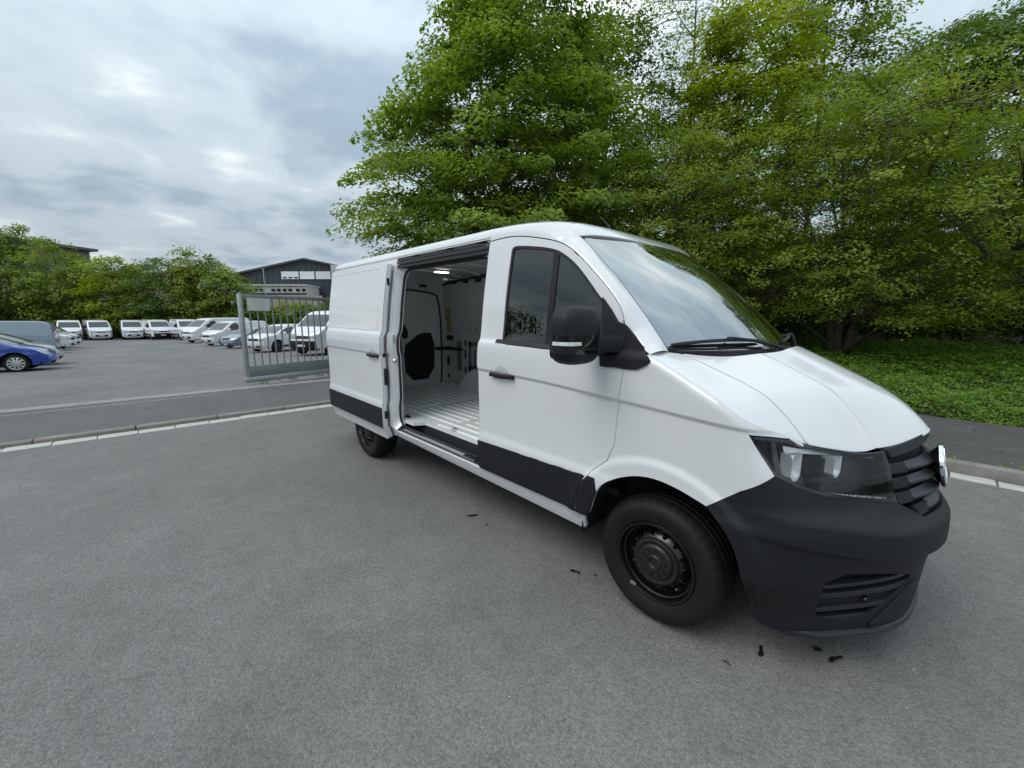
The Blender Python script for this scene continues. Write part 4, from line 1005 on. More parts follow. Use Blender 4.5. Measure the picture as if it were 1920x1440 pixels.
# ceiling with bows
q = MB(); vs = [(x, y, 2.275-0.20*max(0, (abs(y)-0.55))-0.0*x) for x in (CX0, CX1) for y in np.linspace(-0.85, 0.85, 13)]; q.add(vs, grid_faces(2, 13)); CE = vp(q.build('ceiling', INNER))
for x in (-4.2, -3.7, -3.15, -2.6, -2.05, -1.6):
    vs = []
    for y in np.linspace(-0.83, 0.83, 17):
        zz = 2.27-0.20*max(0, abs(y)-0.55)
        for dx_, h in ((-0.05, 0.0), (-0.035, -0.03), (0.035, -0.03), (0.05, 0.0)): vs.append((x+dx_, y, zz+h))
    q = MB(); q.add(vs, grid_faces(17, 4)); vp(q.build('roof_bow', INNER, None, False), CE)
LP = onb(828, 511, 2, 2.20)
lampm = bpy.data.materials.new('lit_lamp'); lampm.use_nodes = True; lb_ = lampm.node_tree.nodes['Principled BSDF']; lb_.inputs['Emission Color'].default_value = (1, 0.98, 0.95, 1); lb_.inputs['Emission Strength'].default_value = 2.2
q = MB(); q.box((LP[0]-0.05, LP[1]-0.09, 2.195), (LP[0]+0.05, LP[1]+0.09, 2.21), bev=0.006); vp(q.build('load_light', lampm), CE)
# rear door inside
XR = -4.645
def rpt(px, py): 
    P = onb(px, py, 0, XR); return (P[1], P[2])
q = MB(); q.add([(XR-0.02, -0.90, FLZ-0.02), (XR-0.02, 0.90, FLZ-0.02), (XR-0.02, 0.90, 2.28), (XR-0.02, -0.90, 2.28)], [(0, 1, 2, 3)]); RF = vp(q.build('rear_frame', INNER, None, False))
ro = [(0.03, 0.535), (0.70, 0.535), (0.74, 0.60), (0.755, 1.4), (0.72, 1.88), (0.64, 1.985), (0.03, 2.02)]
for sgn in (1, -1):
    rp = [(y*sgn, z) for y, z in ro]
    q = MB(); q.prism(rp, 0, XR-0.018, XR+0.004); RDI = vp(q.build('rear_door_lining', INNER, None, False), RF)
    q = MB(); q.tube([(XR+0.008, y, z) for y, z in resample(smooth_poly(rp, 2, (0, 6)), 0.05)], 0.014, 6, closed=True); vp(q.build('door_seal', RUBBER), RF)
    pp = [(0.10, 0.64), (0.60, 0.645), (0.62, 1.36), (0.36, 1.37), (0.20, 1.25), (0.08, 1.18)]
    q = MB(); q.prism([(y*sgn, z) for y, z in smooth_poly(pp, 1)], 0, XR+0.004, XR+0.016); vp(q.build('door_card', mat('door_card_board', (0.012, 0.012, 0.013), 0.8), None, False), RF)
    q = MB(); q.prism([(y*sgn, z) for y, z in smooth_poly([(0.05, 1.30), (0.14, 1.28), (0.15, 1.42), (0.05, 1.55)], 1)], 0, XR+0.004, XR+0.03); vp(q.build('lock_cover', RUBBER, None, False), RF)
    for z in (1.62, 1.75):
        q = MB(); q.box((XR+0.003, min(0.08*sgn, 0.66*sgn), z), (XR+0.010, max(0.08*sgn, 0.66*sgn), z+0.012)); vp(q.build('door_swage', INNER, None, False), RF)
q = MB(); q.box((XR+0.015, 0.62, 1.085), (XR+0.05, 0.885, 1.14), bev=0.01); q.box((XR+0.02, 0.84, 1.09), (XR+0.42, 0.875, 1.13), bev=0.01); vp(q.build('check_strap', RUBBER), RF)
q = MB(); q.box((XR+0.004, 0.38, 2.06), (XR+0.03, 0.50, 2.10), bev=0.006); q.box((XR+0.004, 0.05, 1.985), (XR+0.035, 0.16, 2.02), bev=0.006); vp(q.build('roof_clip', RUBBER), RF)
# bulkhead behind the seats
q = MB(); q.box((-1.50, -0.86, FLZ), (-1.475, 0.86, 2.24)); vp(q.build('bulkhead', INNER, None, False))
# ---- underbody and wheel housings
q = MB(); q.box((-4.65, -0.86, 0.36), (-0.55, 0.86, 0.40)); q.box((-4.6, -0.45, 0.26), (0.5, -0.35, 0.36)); q.box((-4.6, 0.35, 0.26), (0.5, 0.45, 0.36)); q.box((-0.5, -0.5, 0.24), (0.8, 0.5, 0.42)); q.box((-3.74, -0.75, 0.28), (-3.54, 0.75, 0.36)); vp(q.build('underbody', DARKIN, None, False))
for x0, z0 in ((0, 0.342), (-3.64, 0.375)):
    for s_ in (-1, 1):
        vs = []; r_ = 0.47 if x0 == 0 else 0.445
        for k in range(25):
            a = R(-2+184*k/24); vs += [(x0+r_*math.cos(a), s_*0.985, z0+r_*math.sin(a)), (x0+r_*math.cos(a), s_*0.735, z0+r_*math.sin(a)), (x0, s_*0.735, z0)]
        q = MB(); q.add(vs, grid_faces(25, 3)); vp(q.build('wheel_housing', DARKIN, None, False))

# ---- door mirrors
MIR = []
for s_ in (-1, 1):
    e = empty('door_mirror'); vp(e); MIR.append(e)
def mir(o): vp(o, MIR[0]); vp(mirror_obj(o), MIR[1]); return o
for e in MIR: e.matrix_parent_inverse = VAN_INV
sail = hits([(1131,558),(1147,581),(1160,604),(1173,609),(1207,651),(1219,677),(1213,685),(1195,693),(1126,686),(1129,640)])
mir(panel('mirror_base', sail, [], shell_off(0.010), PLAST, None, 0.03, 0.016, edge=0.02))
MC = np.array([-0.365, -1.225, 1.545]); HX, HY, HZ = 0.085, 0.150, 0.148
def mhead(scale=1.0, z0=-1.0, z1=1.0, nu=40, nv=24, push=0.0):
    # front is a soft dome, rear is cut flat where the glass sits
    vs = []
    zz = np.linspace(z0, z1, nv)
    for b in zz:
        rz = max(0.0, 1-abs(b)**(3.4 if b > 0 else 3.8))**(1/3.4)
        for k in range(nu):
            a = 2*math.pi*k/nu; ca, sa = math.cos(a), math.sin(a)
            n_ = 3.2; r_ = (abs(ca)**n_+abs(sa)**n_)**(-1/n_)
            x = max(r_*ca*rz, -0.72); y = r_*sa*rz*(1.0 if True else 1)
            vs.append((MC[0]+(HX*scale)*x+push*ca, MC[1]+(HY*scale)*y+push*sa-0.02*0, MC[2]+HZ*scale*b))
    f = [(i*nu+k, i*nu+(k+1) % nu, (i+1)*nu+(k+1) % nu, (i+1)*nu+k) for i in range(nv-1) for k in range(nu)]
    f += [tuple(range(nu-1, -1, -1)), tuple((nv-1)*nu+k for k in range(nu))]
    return vs, f
q = MB(); q.add(*mhead(0.975)); mir(q.build('mirror_housing', GLOSSB))
q = MB(); q.add(*mhead(1.0, 0.02, 0.995)); mir(q.build('mirror_cap', PLAST))
q = MB(); q.add(*mhead(1.0, -0.995, -0.62)); mir(q.build('mirror_foot', PLAST))
q = MB(); q.add(*mhead(1.0, -0.47, -0.42, nv=4)); mir(q.build('mirror_trim', PLASTL))
# clear indicator strip on the lower front
vs = []; zz = (-0.325, -0.305, -0.205, -0.185); ks = np.linspace(-105, -22, 24)
for i, b in enumerate(zz):
    d_ = 0.004 if i in (1, 2) else -0.004
    for a in ks:
        a = R(a); ca, sa = math.cos(a), math.sin(a); r_ = (abs(ca)**3.2+abs(sa)**3.2)**(-1/3.2)
        vs.append((MC[0]+HX*r_*ca*0.985+d_*ca, MC[1]+HY*r_*sa*0.985+d_*sa, MC[2]+HZ*b))
q = MB(); q.add(vs, grid_faces(4, 24)); mir(q.build('indicator_lens', mat('clear_indicator', (0.75, 0.76, 0.76), 0.15, coat=0.6, var=0.25, vscale=60)))
q = MB(); q.add([(MC[0]-0.063, MC[1]+0.125*y, MC[2]+0.12*z) for y, z in rr(-1, 1, -1, 1, 0.25)], [tuple(range(len(rr(-1, 1, -1, 1, 0.25))))]); mir(q.build('mirror_glass', CHROME, None, False))
# arm
vs = []; st = [(-1.16, -0.362, 1.487, 0.066, 0.036), (-1.07, -0.345, 1.490, 0.066, 0.038), (-1.02, -0.315, 1.494, 0.070, 0.042), (-0.985, -0.290, 1.497, 0.072, 0.046)]
for y, x, z, hx_, hz_ in st:
    for k in range(16):
        a = 2*math.pi*k/16; ca, sa = math.cos(a), math.sin(a); r_ = (abs(ca)**9+abs(sa)**9)**(-1/9); vs.append((x+hx_*r_*ca, y, z+hz_*r_*sa))
q = MB(); q.add(vs, grid_faces(4, 16)+[(i*16+15, (i+1)*16+15, (i+1)*16, i*16) for i in range(3)]); mir(q.build('mirror_arm', PLAST))
# ---- wipers
def wiper(pa, pb, piv, name='wiper'):
    m = MB(); n = 14
    def P(a, b, lift): 
        x, y, z = [float(c) for c in wsurf(a, b)]; return Vector((x+lift*0.66, y, z+lift*0.75))
    bl = [P(pa[0]+(pb[0]-pa[0])*t, pa[1]+(pb[1]-pa[1])*t+0.010*math.sin(math.pi*t), 0.014+0.012*math.sin(math.pi*t)) for t in np.linspace(0, 1, n)]
    W_ = empty(name); vp(W_)
    q = MB(); q.tube(bl, [0.006]+[0.010]*(n-2)+[0.006], 6); vp(q.build('wiper_blade', RUBBER), W_)
    q = MB(); mid = bl[n//2]+Vector((0.012, 0, 0.012)); pv = P(piv[0], piv[1], 0.02)
    q.tube([mid, mid.lerp(pv, 0.35)+Vector((0.01, 0, 0.012)), mid.lerp(pv, 0.75)+Vector((0.008, 0, 0.01)), pv], [0.007, 0.009, 0.011, 0.016], 8)
    q.lathe([(0.0, 0.02), (0.018, 0.018), (0.022, 0.0), (0.022, -0.03)], tuple(pv), 'z', 16); vp(q.build('wiper_arm', PLAST), W_)
    q = MB(); q.box(tuple(mid-Vector((0.014, 0.03, 0.012))), tuple(mid+Vector((0.01, 0.03, 0.006))), bev=0.004); vp(q.build('wiper_clip', RUBBER), W_)
wiper((-0.985, 0.030), (-0.33, 0.045), (-0.08, -0.045)); wiper((0.0, 0.03), (0.72, 0.05), (0.62, -0.05))
# ---- cab interior
DASH = vp(MB().add([p_ for y in (-0.84, -0.5, 0.0, 0.5, 0.84) for p_ in ((0.26-0.30*(y/0.86)**2, y, 1.44), (0.02-0.22*(y/0.86)**2, y, 1.405), (-0.22, y, 1.36 if abs(y-0.42) > 0.2 else 1.40), (-0.34, y, 1.28), (-0.36, y, 1.05), (-0.20, y, 0.80))], grid_faces(5, 6)).build('dashboard', DASHM, None, True, 40))
q = MB(); sw_c = Vector((-0.55, 0.42, 1.16)); tl = Matrix.Rotation(R(-32), 3, 'Y')
q.tube([sw_c+tl @ Vector((0.0, 0.185*math.cos(a), 0.185*math.sin(a))) for a in np.linspace(0, 2*math.pi, 33)[:-1]], 0.015, 8, closed=True)
for a in (R(0), R(180), R(270)): q.tube([sw_c, sw_c+tl @ Vector((0, 0.18*math.cos(a), 0.18*math.sin(a)))], 0.014, 6)
q.lathe([(0.0, -0.03), (0.06, -0.02), (0.07, 0.02)], tuple(sw_c), 'x', 16); q.tube([sw_c, sw_c+Vector((0.25, 0, -0.10))], 0.03, 8); vp(q.build('steering_wheel', DASHM))
def seat(y0, y1):
    S = empty('seat'); vp(S)
    q = MB(); q.box((-1.22, y0, 0.86), (-0.70, y1, 1.00), bev=0.05); vp(q.build('seat_cushion', SEATM), S)
    q = MB(); vs = []
    for t in np.linspace(0, 1, 8):
        x = -1.16-0.20*t; z = 0.94+0.68*t; th_ = 0.07*(1-0.4*t); wd = 1-0.12*t*t
        yc, hw = (y0+y1)/2, (y1-y0)/2*wd
        for k in range(16):
            a = 2*math.pi*k/16; ca, sa = math.cos(a), math.sin(a); r_ = (abs(ca)**4+abs(sa)**4)**-0.25; vs.append((x+th_*r_*ca, yc+hw*r_*sa, z))
    q.add(vs, grid_faces(8, 16)+[(i*16+15, (i+1)*16+15, (i+1)*16, i*16) for i in range(7)]+[tuple(7*16+k for k in range(16))]); vp(q.build('seat_back', SEATM), S)
    q = MB(); yc = (y0+y1)/2; q.box((-1.44, yc-0.13, 1.66), (-1.34, yc+0.13, 1.84), bev=0.04); q.tube([(-1.39, yc-0.06, 1.58), (-1.39, yc-0.06, 1.68)], 0.008, 6); q.tube([(-1.39, yc+0.06, 1.58), (-1.39, yc+0.06, 1.68)], 0.008, 6); vp(q.build('head_restraint', SEATM), S)
    q = MB(); q.box((-1.18, y0+0.05, 0.62), (-0.78, y1-0.05, 0.88)); vp(q.build('seat_base', DASHM, None, False), S)
seat(0.18, 0.66); seat(-0.28, 0.10); seat(-0.70, -0.28)
q = MB(); q.box((-1.47, -0.86, 0.58), (-0.3, 0.86, 0.62)); vp(q.build('cab_floor', RUBBER, None, False))
q = MB(); q.box((-1.44, -0.72, 2.165), (-0.86, 0.72, 2.178)); vp(q.build('headlining', mat('headlining_cloth', (0.30, 0.31, 0.31), 0.95), None, False))
q = MB(); q.box((-0.62, -0.09, 1.93), (-0.57, 0.09, 2.01), bev=0.02); vp(q.build('rear_view_mirror', RUBBER))
q = MB(); q.tube([(-0.42, -0.82, 1.72), (-0.40, -0.79, 1.78), (-0.46, -0.78, 1.86), (-0.52, -0.80, 1.90)], 0.014, 8); GH = vp(q.build('grab_handle', mat('grab_handle_grey', (0.35, 0.36, 0.36), 0.6)))
q = MB(); q.tube([(-1.40, -0.80, 1.98), (-1.38, -0.82, 1.6), (-1.36, -0.84, 1.1)], 0.02, 6); vp(q.build('seat_belt', mat('belt_webbing', (0.25, 0.28, 0.26), 0.8)))
# aerial
q = MB(); q.tube([(-0.84, -0.25, float(roofz(-0.84, -0.25))-0.005), (-0.855, -0.25, float(roofz(-0.84, -0.25))+0.03), (-0.93, -0.25, float(roofz(-0.84, -0.25))+0.10)], [0.012, 0.006, 0.003], 8); vp(q.build('aerial', RUBBER), ROOF)
RAKE[0] = 0.0
# ---- wheels
RT = 0.345
def wheel_proto():
    Wd = empty('wheel')
    n = 72; m = MB(); prof_o = [(0.208,0.030),(0.222,0.0),(0.235,-0.004),(0.262,-0.014),(0.285,-0.017),(0.306,-0.013),(0.322,-0.002),(0.333,0.010),(0.341,0.026)]
    prof_t = [(0.345,0.040),(0.346,0.062),(0.340,0.064),(0.340,0.072),(0.346,0.074),(0.347,0.104),(0.341,0.106),(0.341,0.114),(0.347,0.116),(0.346,0.150),(0.340,0.152),(0.340,0.160),(0.346,0.162),(0.345,0.185)]
    prof_i = [(0.341,0.20),(0.325,0.228),(0.290,0.240),(0.240,0.232),(0.208,0.20)]
    m.lathe(prof_o+prof_t+prof_i, (0, 0, 0), 'y', 120)
    # shoulder blocks: cut the shoulder vertices back in a repeating pattern
    k = len(prof_o+prof_t+prof_i)
    v = np.array(m.v).reshape(120, k, 3)
    for j in range(120):
        if j % 3 == 0:
            for i in (7, 8, 9, 10, 22, 23):
                if i < k: v[j, i, 0] *= 0.980; v[j, i, 2] *= 0.980
    for i in (3, 5):                         # raised sidewall band
        v[:, i, 1] -= 0.002
    m.v = [tuple(p_) for p_ in v.reshape(-1, 3)]
    o = m.build('tyre', TYRE, Wd, True, 50)
    q = MB(); q.lathe([(0.222,0.002),(0.217,-0.006),(0.207,-0.004),(0.200,0.010),(0.196,0.030),(0.190,0.034),(0.186,0.060),(0.182,0.075),(0.176,0.078)], (0, 0, 0), 'y', 64); q.lathe([(0.182,0.075),(0.180,0.20),(0.205,0.21)], (0, 0, 0), 'y', 48); q.build('rim', STEELB, Wd, True, 40)
    # disc with round holes
    def dsurf(u, v): 
        r_ = np.hypot(u, v); return np.asarray(u, float), np.interp(r_, [0, 0.095, 0.115, 0.128, 0.150, 0.178], [0.02, 0.02, 0.018, 0.026, 0.044, 0.074]), np.asarray(v, float)
    circ = lambda cx, cz, r_, n_=16: [(cx+r_*math.cos(2*math.pi*i/n_), cz+r_*math.sin(2*math.pi*i/n_)) for i in range(n_)]
    hol = [circ(0.150*math.cos(2*math.pi*i/14), 0.150*math.sin(2*math.pi*i/14), 0.0145) for i in range(14)]
    d = panel('wheel_disc', circ(0, 0, 0.178, 64), hol, dsurf, STEELB, None, 0.02, 0.006, edge=0.02, flip=True); d.parent = Wd
    q = MB(); q.lathe([(0.0,0.004),(0.024,0.003),(0.030,-0.006),(0.036,-0.006),(0.042,0.002),(0.084,-0.002),(0.094,0.004),(0.098,0.014),(0.114,0.008),(0.124,0.012),(0.130,0.026)], (0, 0, 0), 'y', 56)
    hc = q.build('hub_cap', mat('hub_cap_black', (0.011, 0.012, 0.013), 0.38), Wd, True, 40)
    q = MB()
    for i in range(10):
        a = 2*math.pi*i/10+0.2; c_, s_ = math.cos(a), math.sin(a); r0, r1, w_ = 0.056, 0.080, 0.0016
        q.add([(r0*c_-w_*s_, -0.0025, r0*s_+w_*c_), (r1*c_-w_*s_, -0.0045, r1*s_+w_*c_), (r1*c_+w_*s_, -0.0045, r1*s_-w_*c_), (r0*c_+w_*s_, -0.0025, r0*s_-w_*c_), (r0*c_, 0.004, r0*s_), (r1*c_, 0.002, r1*s_)], [(0, 1, 5, 4), (3, 4, 5, 2), (0, 4, 3), (1, 2, 5)])
    q.build('cap_ridges', STEELB, Wd, False)
    q = MB(); a = R(205); q.box((0.202*math.cos(R(238))-0.02, -0.012, 0.202*math.sin(R(238))-0.009), (0.202*math.cos(R(238))+0.016, -0.001, 0.202*math.sin(R(238))+0.012), bev=0.003); q.build('balance_weight', SILVER, Wd)
    q = MB(); q.tube([(0.165*math.cos(R(-38)), 0.05, 0.165*math.sin(R(-38))), (0.158*math.cos(R(-38)), 0.012, 0.158*math.sin(R(-38)))], 0.005, 8); q.build('tyre_valve', SILVER, Wd)
    q = MB(); q.lathe([(0.0, 0.09), (0.13, 0.09), (0.14, 0.12), (0.0, 0.12)], (0, 0, 0), 'y', 40); q.build('brake_disc', mat('brake_steel', (0.32, 0.31, 0.30), 0.4, metal=0.8), Wd)
    return Wd
def copy_tree(o, parent=None):
    c = o.copy(); COL.objects.link(c)
    if parent is not None: c.parent = parent
    for ch in o.children: copy_tree(ch, c)
    return c
WP = wheel_proto()
spots = [((0, -0.972, RT), 0), ((-3.64, -0.972, RT), 0.6), ((0, 0.972, RT), 0), ((-3.64, 0.972, RT), 0.9)]
for i, (l, spin) in enumerate(spots):
    o = WP if i == 0 else copy_tree(WP)
    o.parent = VAN; o.matrix_parent_inverse = VAN_INV; o.location = l
    o.rotation_euler = (0, spin, 0) if l[1] < 0 else (0, spin, math.pi)
# ================================================================== gate, yard vehicles, buildings
GREYM = mat('galvanised_grey', (0.23, 0.25, 0.245), 0.45, metal=0.3, var=0.15, vscale=6)
GALV = mat('galvanised_bright', (0.42, 0.44, 0.44), 0.38, metal=0.6, var=0.15, vscale=10)
ga, gb = ground(463, 725), ground(613, 705)
gdir = (gb-ga)/np.linalg.norm(gb-ga); GA = math.atan2(gdir[1], gdir[0])
GATE = tag(empty('sliding_gate', (ga[0], ga[1], 0.035), GA), 'grey steel bar gate with a blank white sign, partly hidden behind the open van', 'gate')
GL, GH_ = 6.4, 2.20
def gp(name, m_, **k):
    o = k.pop('mb').build(name, m_, GATE); return o
q = MB(); q.box((0, -0.045, 0.06), (0.09, 0.045, GH_), bev=0.006); gp('end_post', GALV, mb=q)
q = MB(); q.box((GL-0.09, -0.045, 0.06), (GL, 0.045, GH_), bev=0.006); gp('end_post', GALV, mb=q)
q = MB(); q.box((0.092, -0.035, GH_-0.09), (GL-0.092, 0.035, GH_-0.005), bev=0.006); gp('top_rail', GREYM, mb=q)
q = MB(); q.box((0.092, -0.03, 0.20), (GL-0.092, 0.03, 0.46), bev=0.006); gp('lower_beam', GREYM, mb=q)
q = MB(); q.box((-0.02, -0.06, 0.05), (GL, 0.06, 0.195), bev=0.03); gp('bottom_rail', GALV, mb=q)
bar = None; nb = int((GL-0.3)/0.185)
for k in range(nb):
    x = 0.24+0.185*k
    if bar is None:
        q = MB(); q.box((-0.0125, -0.0125, 0.462), (0.0125, 0.0125, GH_-0.092)); bar = q.build('bar', GREYM, GATE, False); o = bar
    else: o = bar.copy(); COL.objects.link(o)
    o.location = (x, 0, 0)
q = MB(); q.box((0.17, -0.052, 1.80), (0.70, -0.046, 2.12)); SG = q.build('sign_board', mat('sign_white', (0.62, 0.63, 0.60), 0.6, var=0.1, vscale=6), GATE, False)
q = MB(); q.box((0.165, -0.0565, 1.795), (0.705, -0.0525, 1.81)); q.box((0.165, -0.0565, 2.11), (0.705, -0.0525, 2.125)); q.build('sign_trim', GALV, SG, False)
# weeds along the gate track
n = 900; t_ = rng.uniform(0.1, 5.0, n); P = np.stack([ga[0]+gdir[0]*t_+0.10+rng.normal(size=n)*0.03, ga[1]+gdir[1]*t_, 0.05+rng.uniform(0, 1, n)**2*0.09], 1)
# ---------------------------------------------------------------- generic parked vehicle
VGLASS = mat('parked_glass', (0.020, 0.026, 0.026), 0.06, coat=0.6)
VHEAD = mat('parked_headlamp', (0.30, 0.32, 0.33), 0.12, metal=0.4, coat=0.8)
RIMM = mat('alloy_rim', (0.62, 0.63, 0.64), 0.3, metal=0.8)
def paint(name, c): return mat(name, c, 0.30, coat=1.0)
def smooth_line(P, it=2):
    P = [np.array(p_, float) for p_ in P]
    for _ in range(it):
        o = [P[0]]
        for i in range(len(P)-1):
            a, b = P[i], P[i+1]; o += [a*0.8+b*0.2, a*0.2+b*0.8] if True else []
        o.append(P[-1]); P = o
    return P
def build_vehicle(name, S, body, alloy=False):
    """S: outline segments front to rear, half width, belt height, wheel data, side windows"""
    T = empty(name)
    w0, belt, tk = S['w'], S['belt'], S['tumble']; xf = max(p_[0] for p_ in S['front']); xr = min(p_[0] for p_ in S['rear'])
    def wf(x, z):
        x = np.asarray(x, float); z = np.asarray(z, float)
        w_ = w0-tk*np.maximum(0, z-belt)-0.05*sstep(0.5, 0.25, z)
        w_ = w_-0.16*sstep(xf-0.75, xf, x)**1.5-0.07*sstep(xr+0.5, xr, x)
        return w_+0.012*np.exp(-((z-(belt-0.30))/0.05)**2)
    def ssurf(off=0.0): return lambda x, z: (np.asarray(x, float), -wf(x, z)-off, np.asarray(z, float))
    segs = [('front', S['front']), ('bonnet', S['bonnet']), ('screen', S['screen']), ('roof', S['roof']), ('rear', S['rear'])]
    line = []; marks = {}
    for nm, pts in segs:
        a = len(line); line += [p_ for p_ in pts if not line or np.hypot(p_[0]-line[-1][0], p_[1]-line[-1][1]) > 1e-6]; marks[nm] = (pts[0], pts[-1])
    L_ = np.array(smooth_line(line, 2)); d_ = np.concatenate([[0], np.cumsum(np.linalg.norm(np.diff(L_, axis=0), axis=1))])
    def tof(p_): return d_[np.argmin(((L_-np.array(p_))**2).sum(1))]
    def at(t): return np.array([np.interp(t, d_, L_[:, 0]), np.interp(t, d_, L_[:, 1])])
    def nrm(t):
        e_ = 0.02; g = at(min(t+e_, d_[-1]))-at(max(t-e_, 0)); g /= np.linalg.norm(g); return np.array([-g[1], g[0]])*(1 if (g[0] < 0 or abs(g[0]) < 0) else 1)
    RR = 0.07
    def strip(t, v, off=0.0):
        p_ = at(t); n_ = nrm(t); n_ = -n_ if (n_@np.array([p_[0]-(xf+xr)/2, (p_[1]-0.8)*3])) < 0 else n_
        pin = p_-n_*RR; w_ = float(wf(pin[0], pin[1])); a = abs(v); flatw = w_-RR
        if a*w_ <= flatw: q_ = p_+n_*0.02*(1-(a*w_/flatw)**2); y = a*w_
        else:
            s_ = (a*w_-flatw)/RR; an = math.acos(min(1, max(0, s_))); q_ = pin+n_*RR*math.sin(an); y = flatw+RR*math.cos(an)
        q_ = q_+n_*off; fr_ = float(sstep(xf-0.55, xf-0.02, p_[0])); 
        return (q_[0]-0.16*a**3*fr_, math.copysign(y, v), q_[1])
    vv = np.array([-1, -0.985, -0.965, -0.94, -0.91, -0.8, -0.5, 0, 0.5, 0.8, 0.91, 0.94, 0.965, 0.985, 1])
    def patch(nm, t0, t1, v0, v1, off, m_, nt=8, nv=7, parent=T):
        vs = [strip(t, v, off) for t in np.linspace(t0, t1, nt) for v in np.linspace(v0, v1, nv)]; q = MB(); q.add(vs, [f[::-1] for f in grid_faces(nt, nv)]); return q.build(nm, m_, parent, True, 60)
    def full(nm, t0, t1, m_, nt):
        vs = [strip(t, v) for t in np.linspace(t0, t1, nt) for v in vv]; q = MB(); q.add(vs, [f[::-1] for f in grid_faces(nt, len(vv))]); return q.build(nm, m_, T, True, 60)
    tb = tof(marks['bonnet'][0]); ts = tof(marks['screen'][0]); tr_ = tof(marks['screen'][1]); te = tof(marks['rear'][0])
    tbp = tof(S['bumper_top']); bump = S.get('bumper', body)
    full('bumper', 0, tbp, bump, 8); full('front_panel', tbp, tb, body, 8); full('bonnet', tb, ts, body, 10); full('windscreen_surround', ts, tr_, body, 10); full('roof', tr_, te, body, 14); full('tailgate', te, d_[-1], body, 10)
    patch('windscreen', ts+0.04, tr_-0.05, -0.86, 0.86, 0.006, VGLASS, 8, 13)
    rw = S.get('rear_window'); 
    if rw: patch('rear_window', te+rw[0], te+rw[1], -0.75, 0.75, 0.006, VGLASS)
    h0, h1 = S['lamp']; tl = tof(h0); th_ = tof(h1)
    for s_ in (-1, 1):
        patch('headlight', tl, th_, s_*0.52, s_*0.965, 0.008, VHEAD, 5, 7); patch('tail_lamp', te+S['tail'][0], te+S['tail'][1], s_*0.80, s_*0.985, 0.008, MATS.get('tail_lamp_red') or mat('tail_lamp_red', (0.25, 0.01, 0.012), 0.15, coat=0.5), 4, 4)
    patch('grille', tl, (tl+th_)/2+0.02, -0.48, 0.48, 0.007, PLAST, 5, 7); patch('air_intake', max(0.10, tbp*0.35), max(0.2, tbp*0.72), -0.62, 0.62, 0.007, DARKIN, 4, 7)
    patch('number_plate', tbp*0.45, tbp*0.45+0.11, -0.27, 0.27, 0.014, mat('plate_white', (0.7, 0.7, 0.68), 0.5), 3, 3)
    # side panel with wheel arches
    ins = []
    for t in np.linspace(0, d_[-1], 90):
        p_ = at(t); n_ = nrm(t); n_ = -n_ if (n_@np.array([p_[0]-(xf+xr)/2, (p_[1]-0.8)*3])) < 0 else n_; ins.append(tuple(p_-n_*RR))
    wr = S['wr']; wb = S['wb']; ar = wr+0.07; zb = S['zb']
    def archp(xc): 
        a0 = math.asin(max(-1, min(1, (zb-wr)/ar))); return [(xc+ar*math.cos(a), wr+ar*math.sin(a)) for a in np.linspace(math.pi-a0, a0, 14)]
    bot = [ins[-1], (ins[-1][0], zb)]+archp(-wb)+archp(0)+[(ins[0][0], zb)]
    poly = ins+bot[1:]
    o = panel('body_side', poly, [], ssurf(), body, T, 0.12, 0, edge=0.08); mirror_obj(o)
    for wp in S['windows']:
        o = panel('side_window', smooth_poly(wp, 1), [], ssurf(0.006), VGLASS, T, 0.2, 0, edge=0.08); mirror_obj(o)
    if S.get('clad'):
        z0, z1 = S['clad']; o = panel('cladding_strip', [(-wb+ar+0.03, z0), (-ar-0.03, z0), (-ar-0.03, z1), (-wb+ar+0.03, z1)], [], ssurf(0.012), PLAST, T, 0.2, 0.01, edge=0.1); mirror_obj(o)
    xm, zm = S['mirror']
    for s_ in (-1, 1):
        w_ = float(wf(xm, zm)); q = MB(); y0, y1 = sorted((s_*(w_+0.05), s_*(w_+0.24))); q.box((xm-0.06, y0, zm-0.02), (xm+0.06, y1, zm+S.get('mh', 0.16)), bev=0.03); q.box((xm-0.03, min(s_*(w_-0.05), s_*(w_+0.1)), zm), (xm+0.03, max(s_*(w_-0.05), s_*(w_+0.1)), zm+0.05)); q.build('door_mirror', S.get('mirror_m', body), T)
    q = MB(); q.box((xr+0.25, -w0+0.12, zb), (xf-0.25, w0-0.12, zb+0.12)); 
    for xc in (0, -wb): q.box((xc-ar, -w0+0.22, zb), (xc+ar, w0-0.22, zb+ar))
    q.build('underbody', DARKIN, T, False)
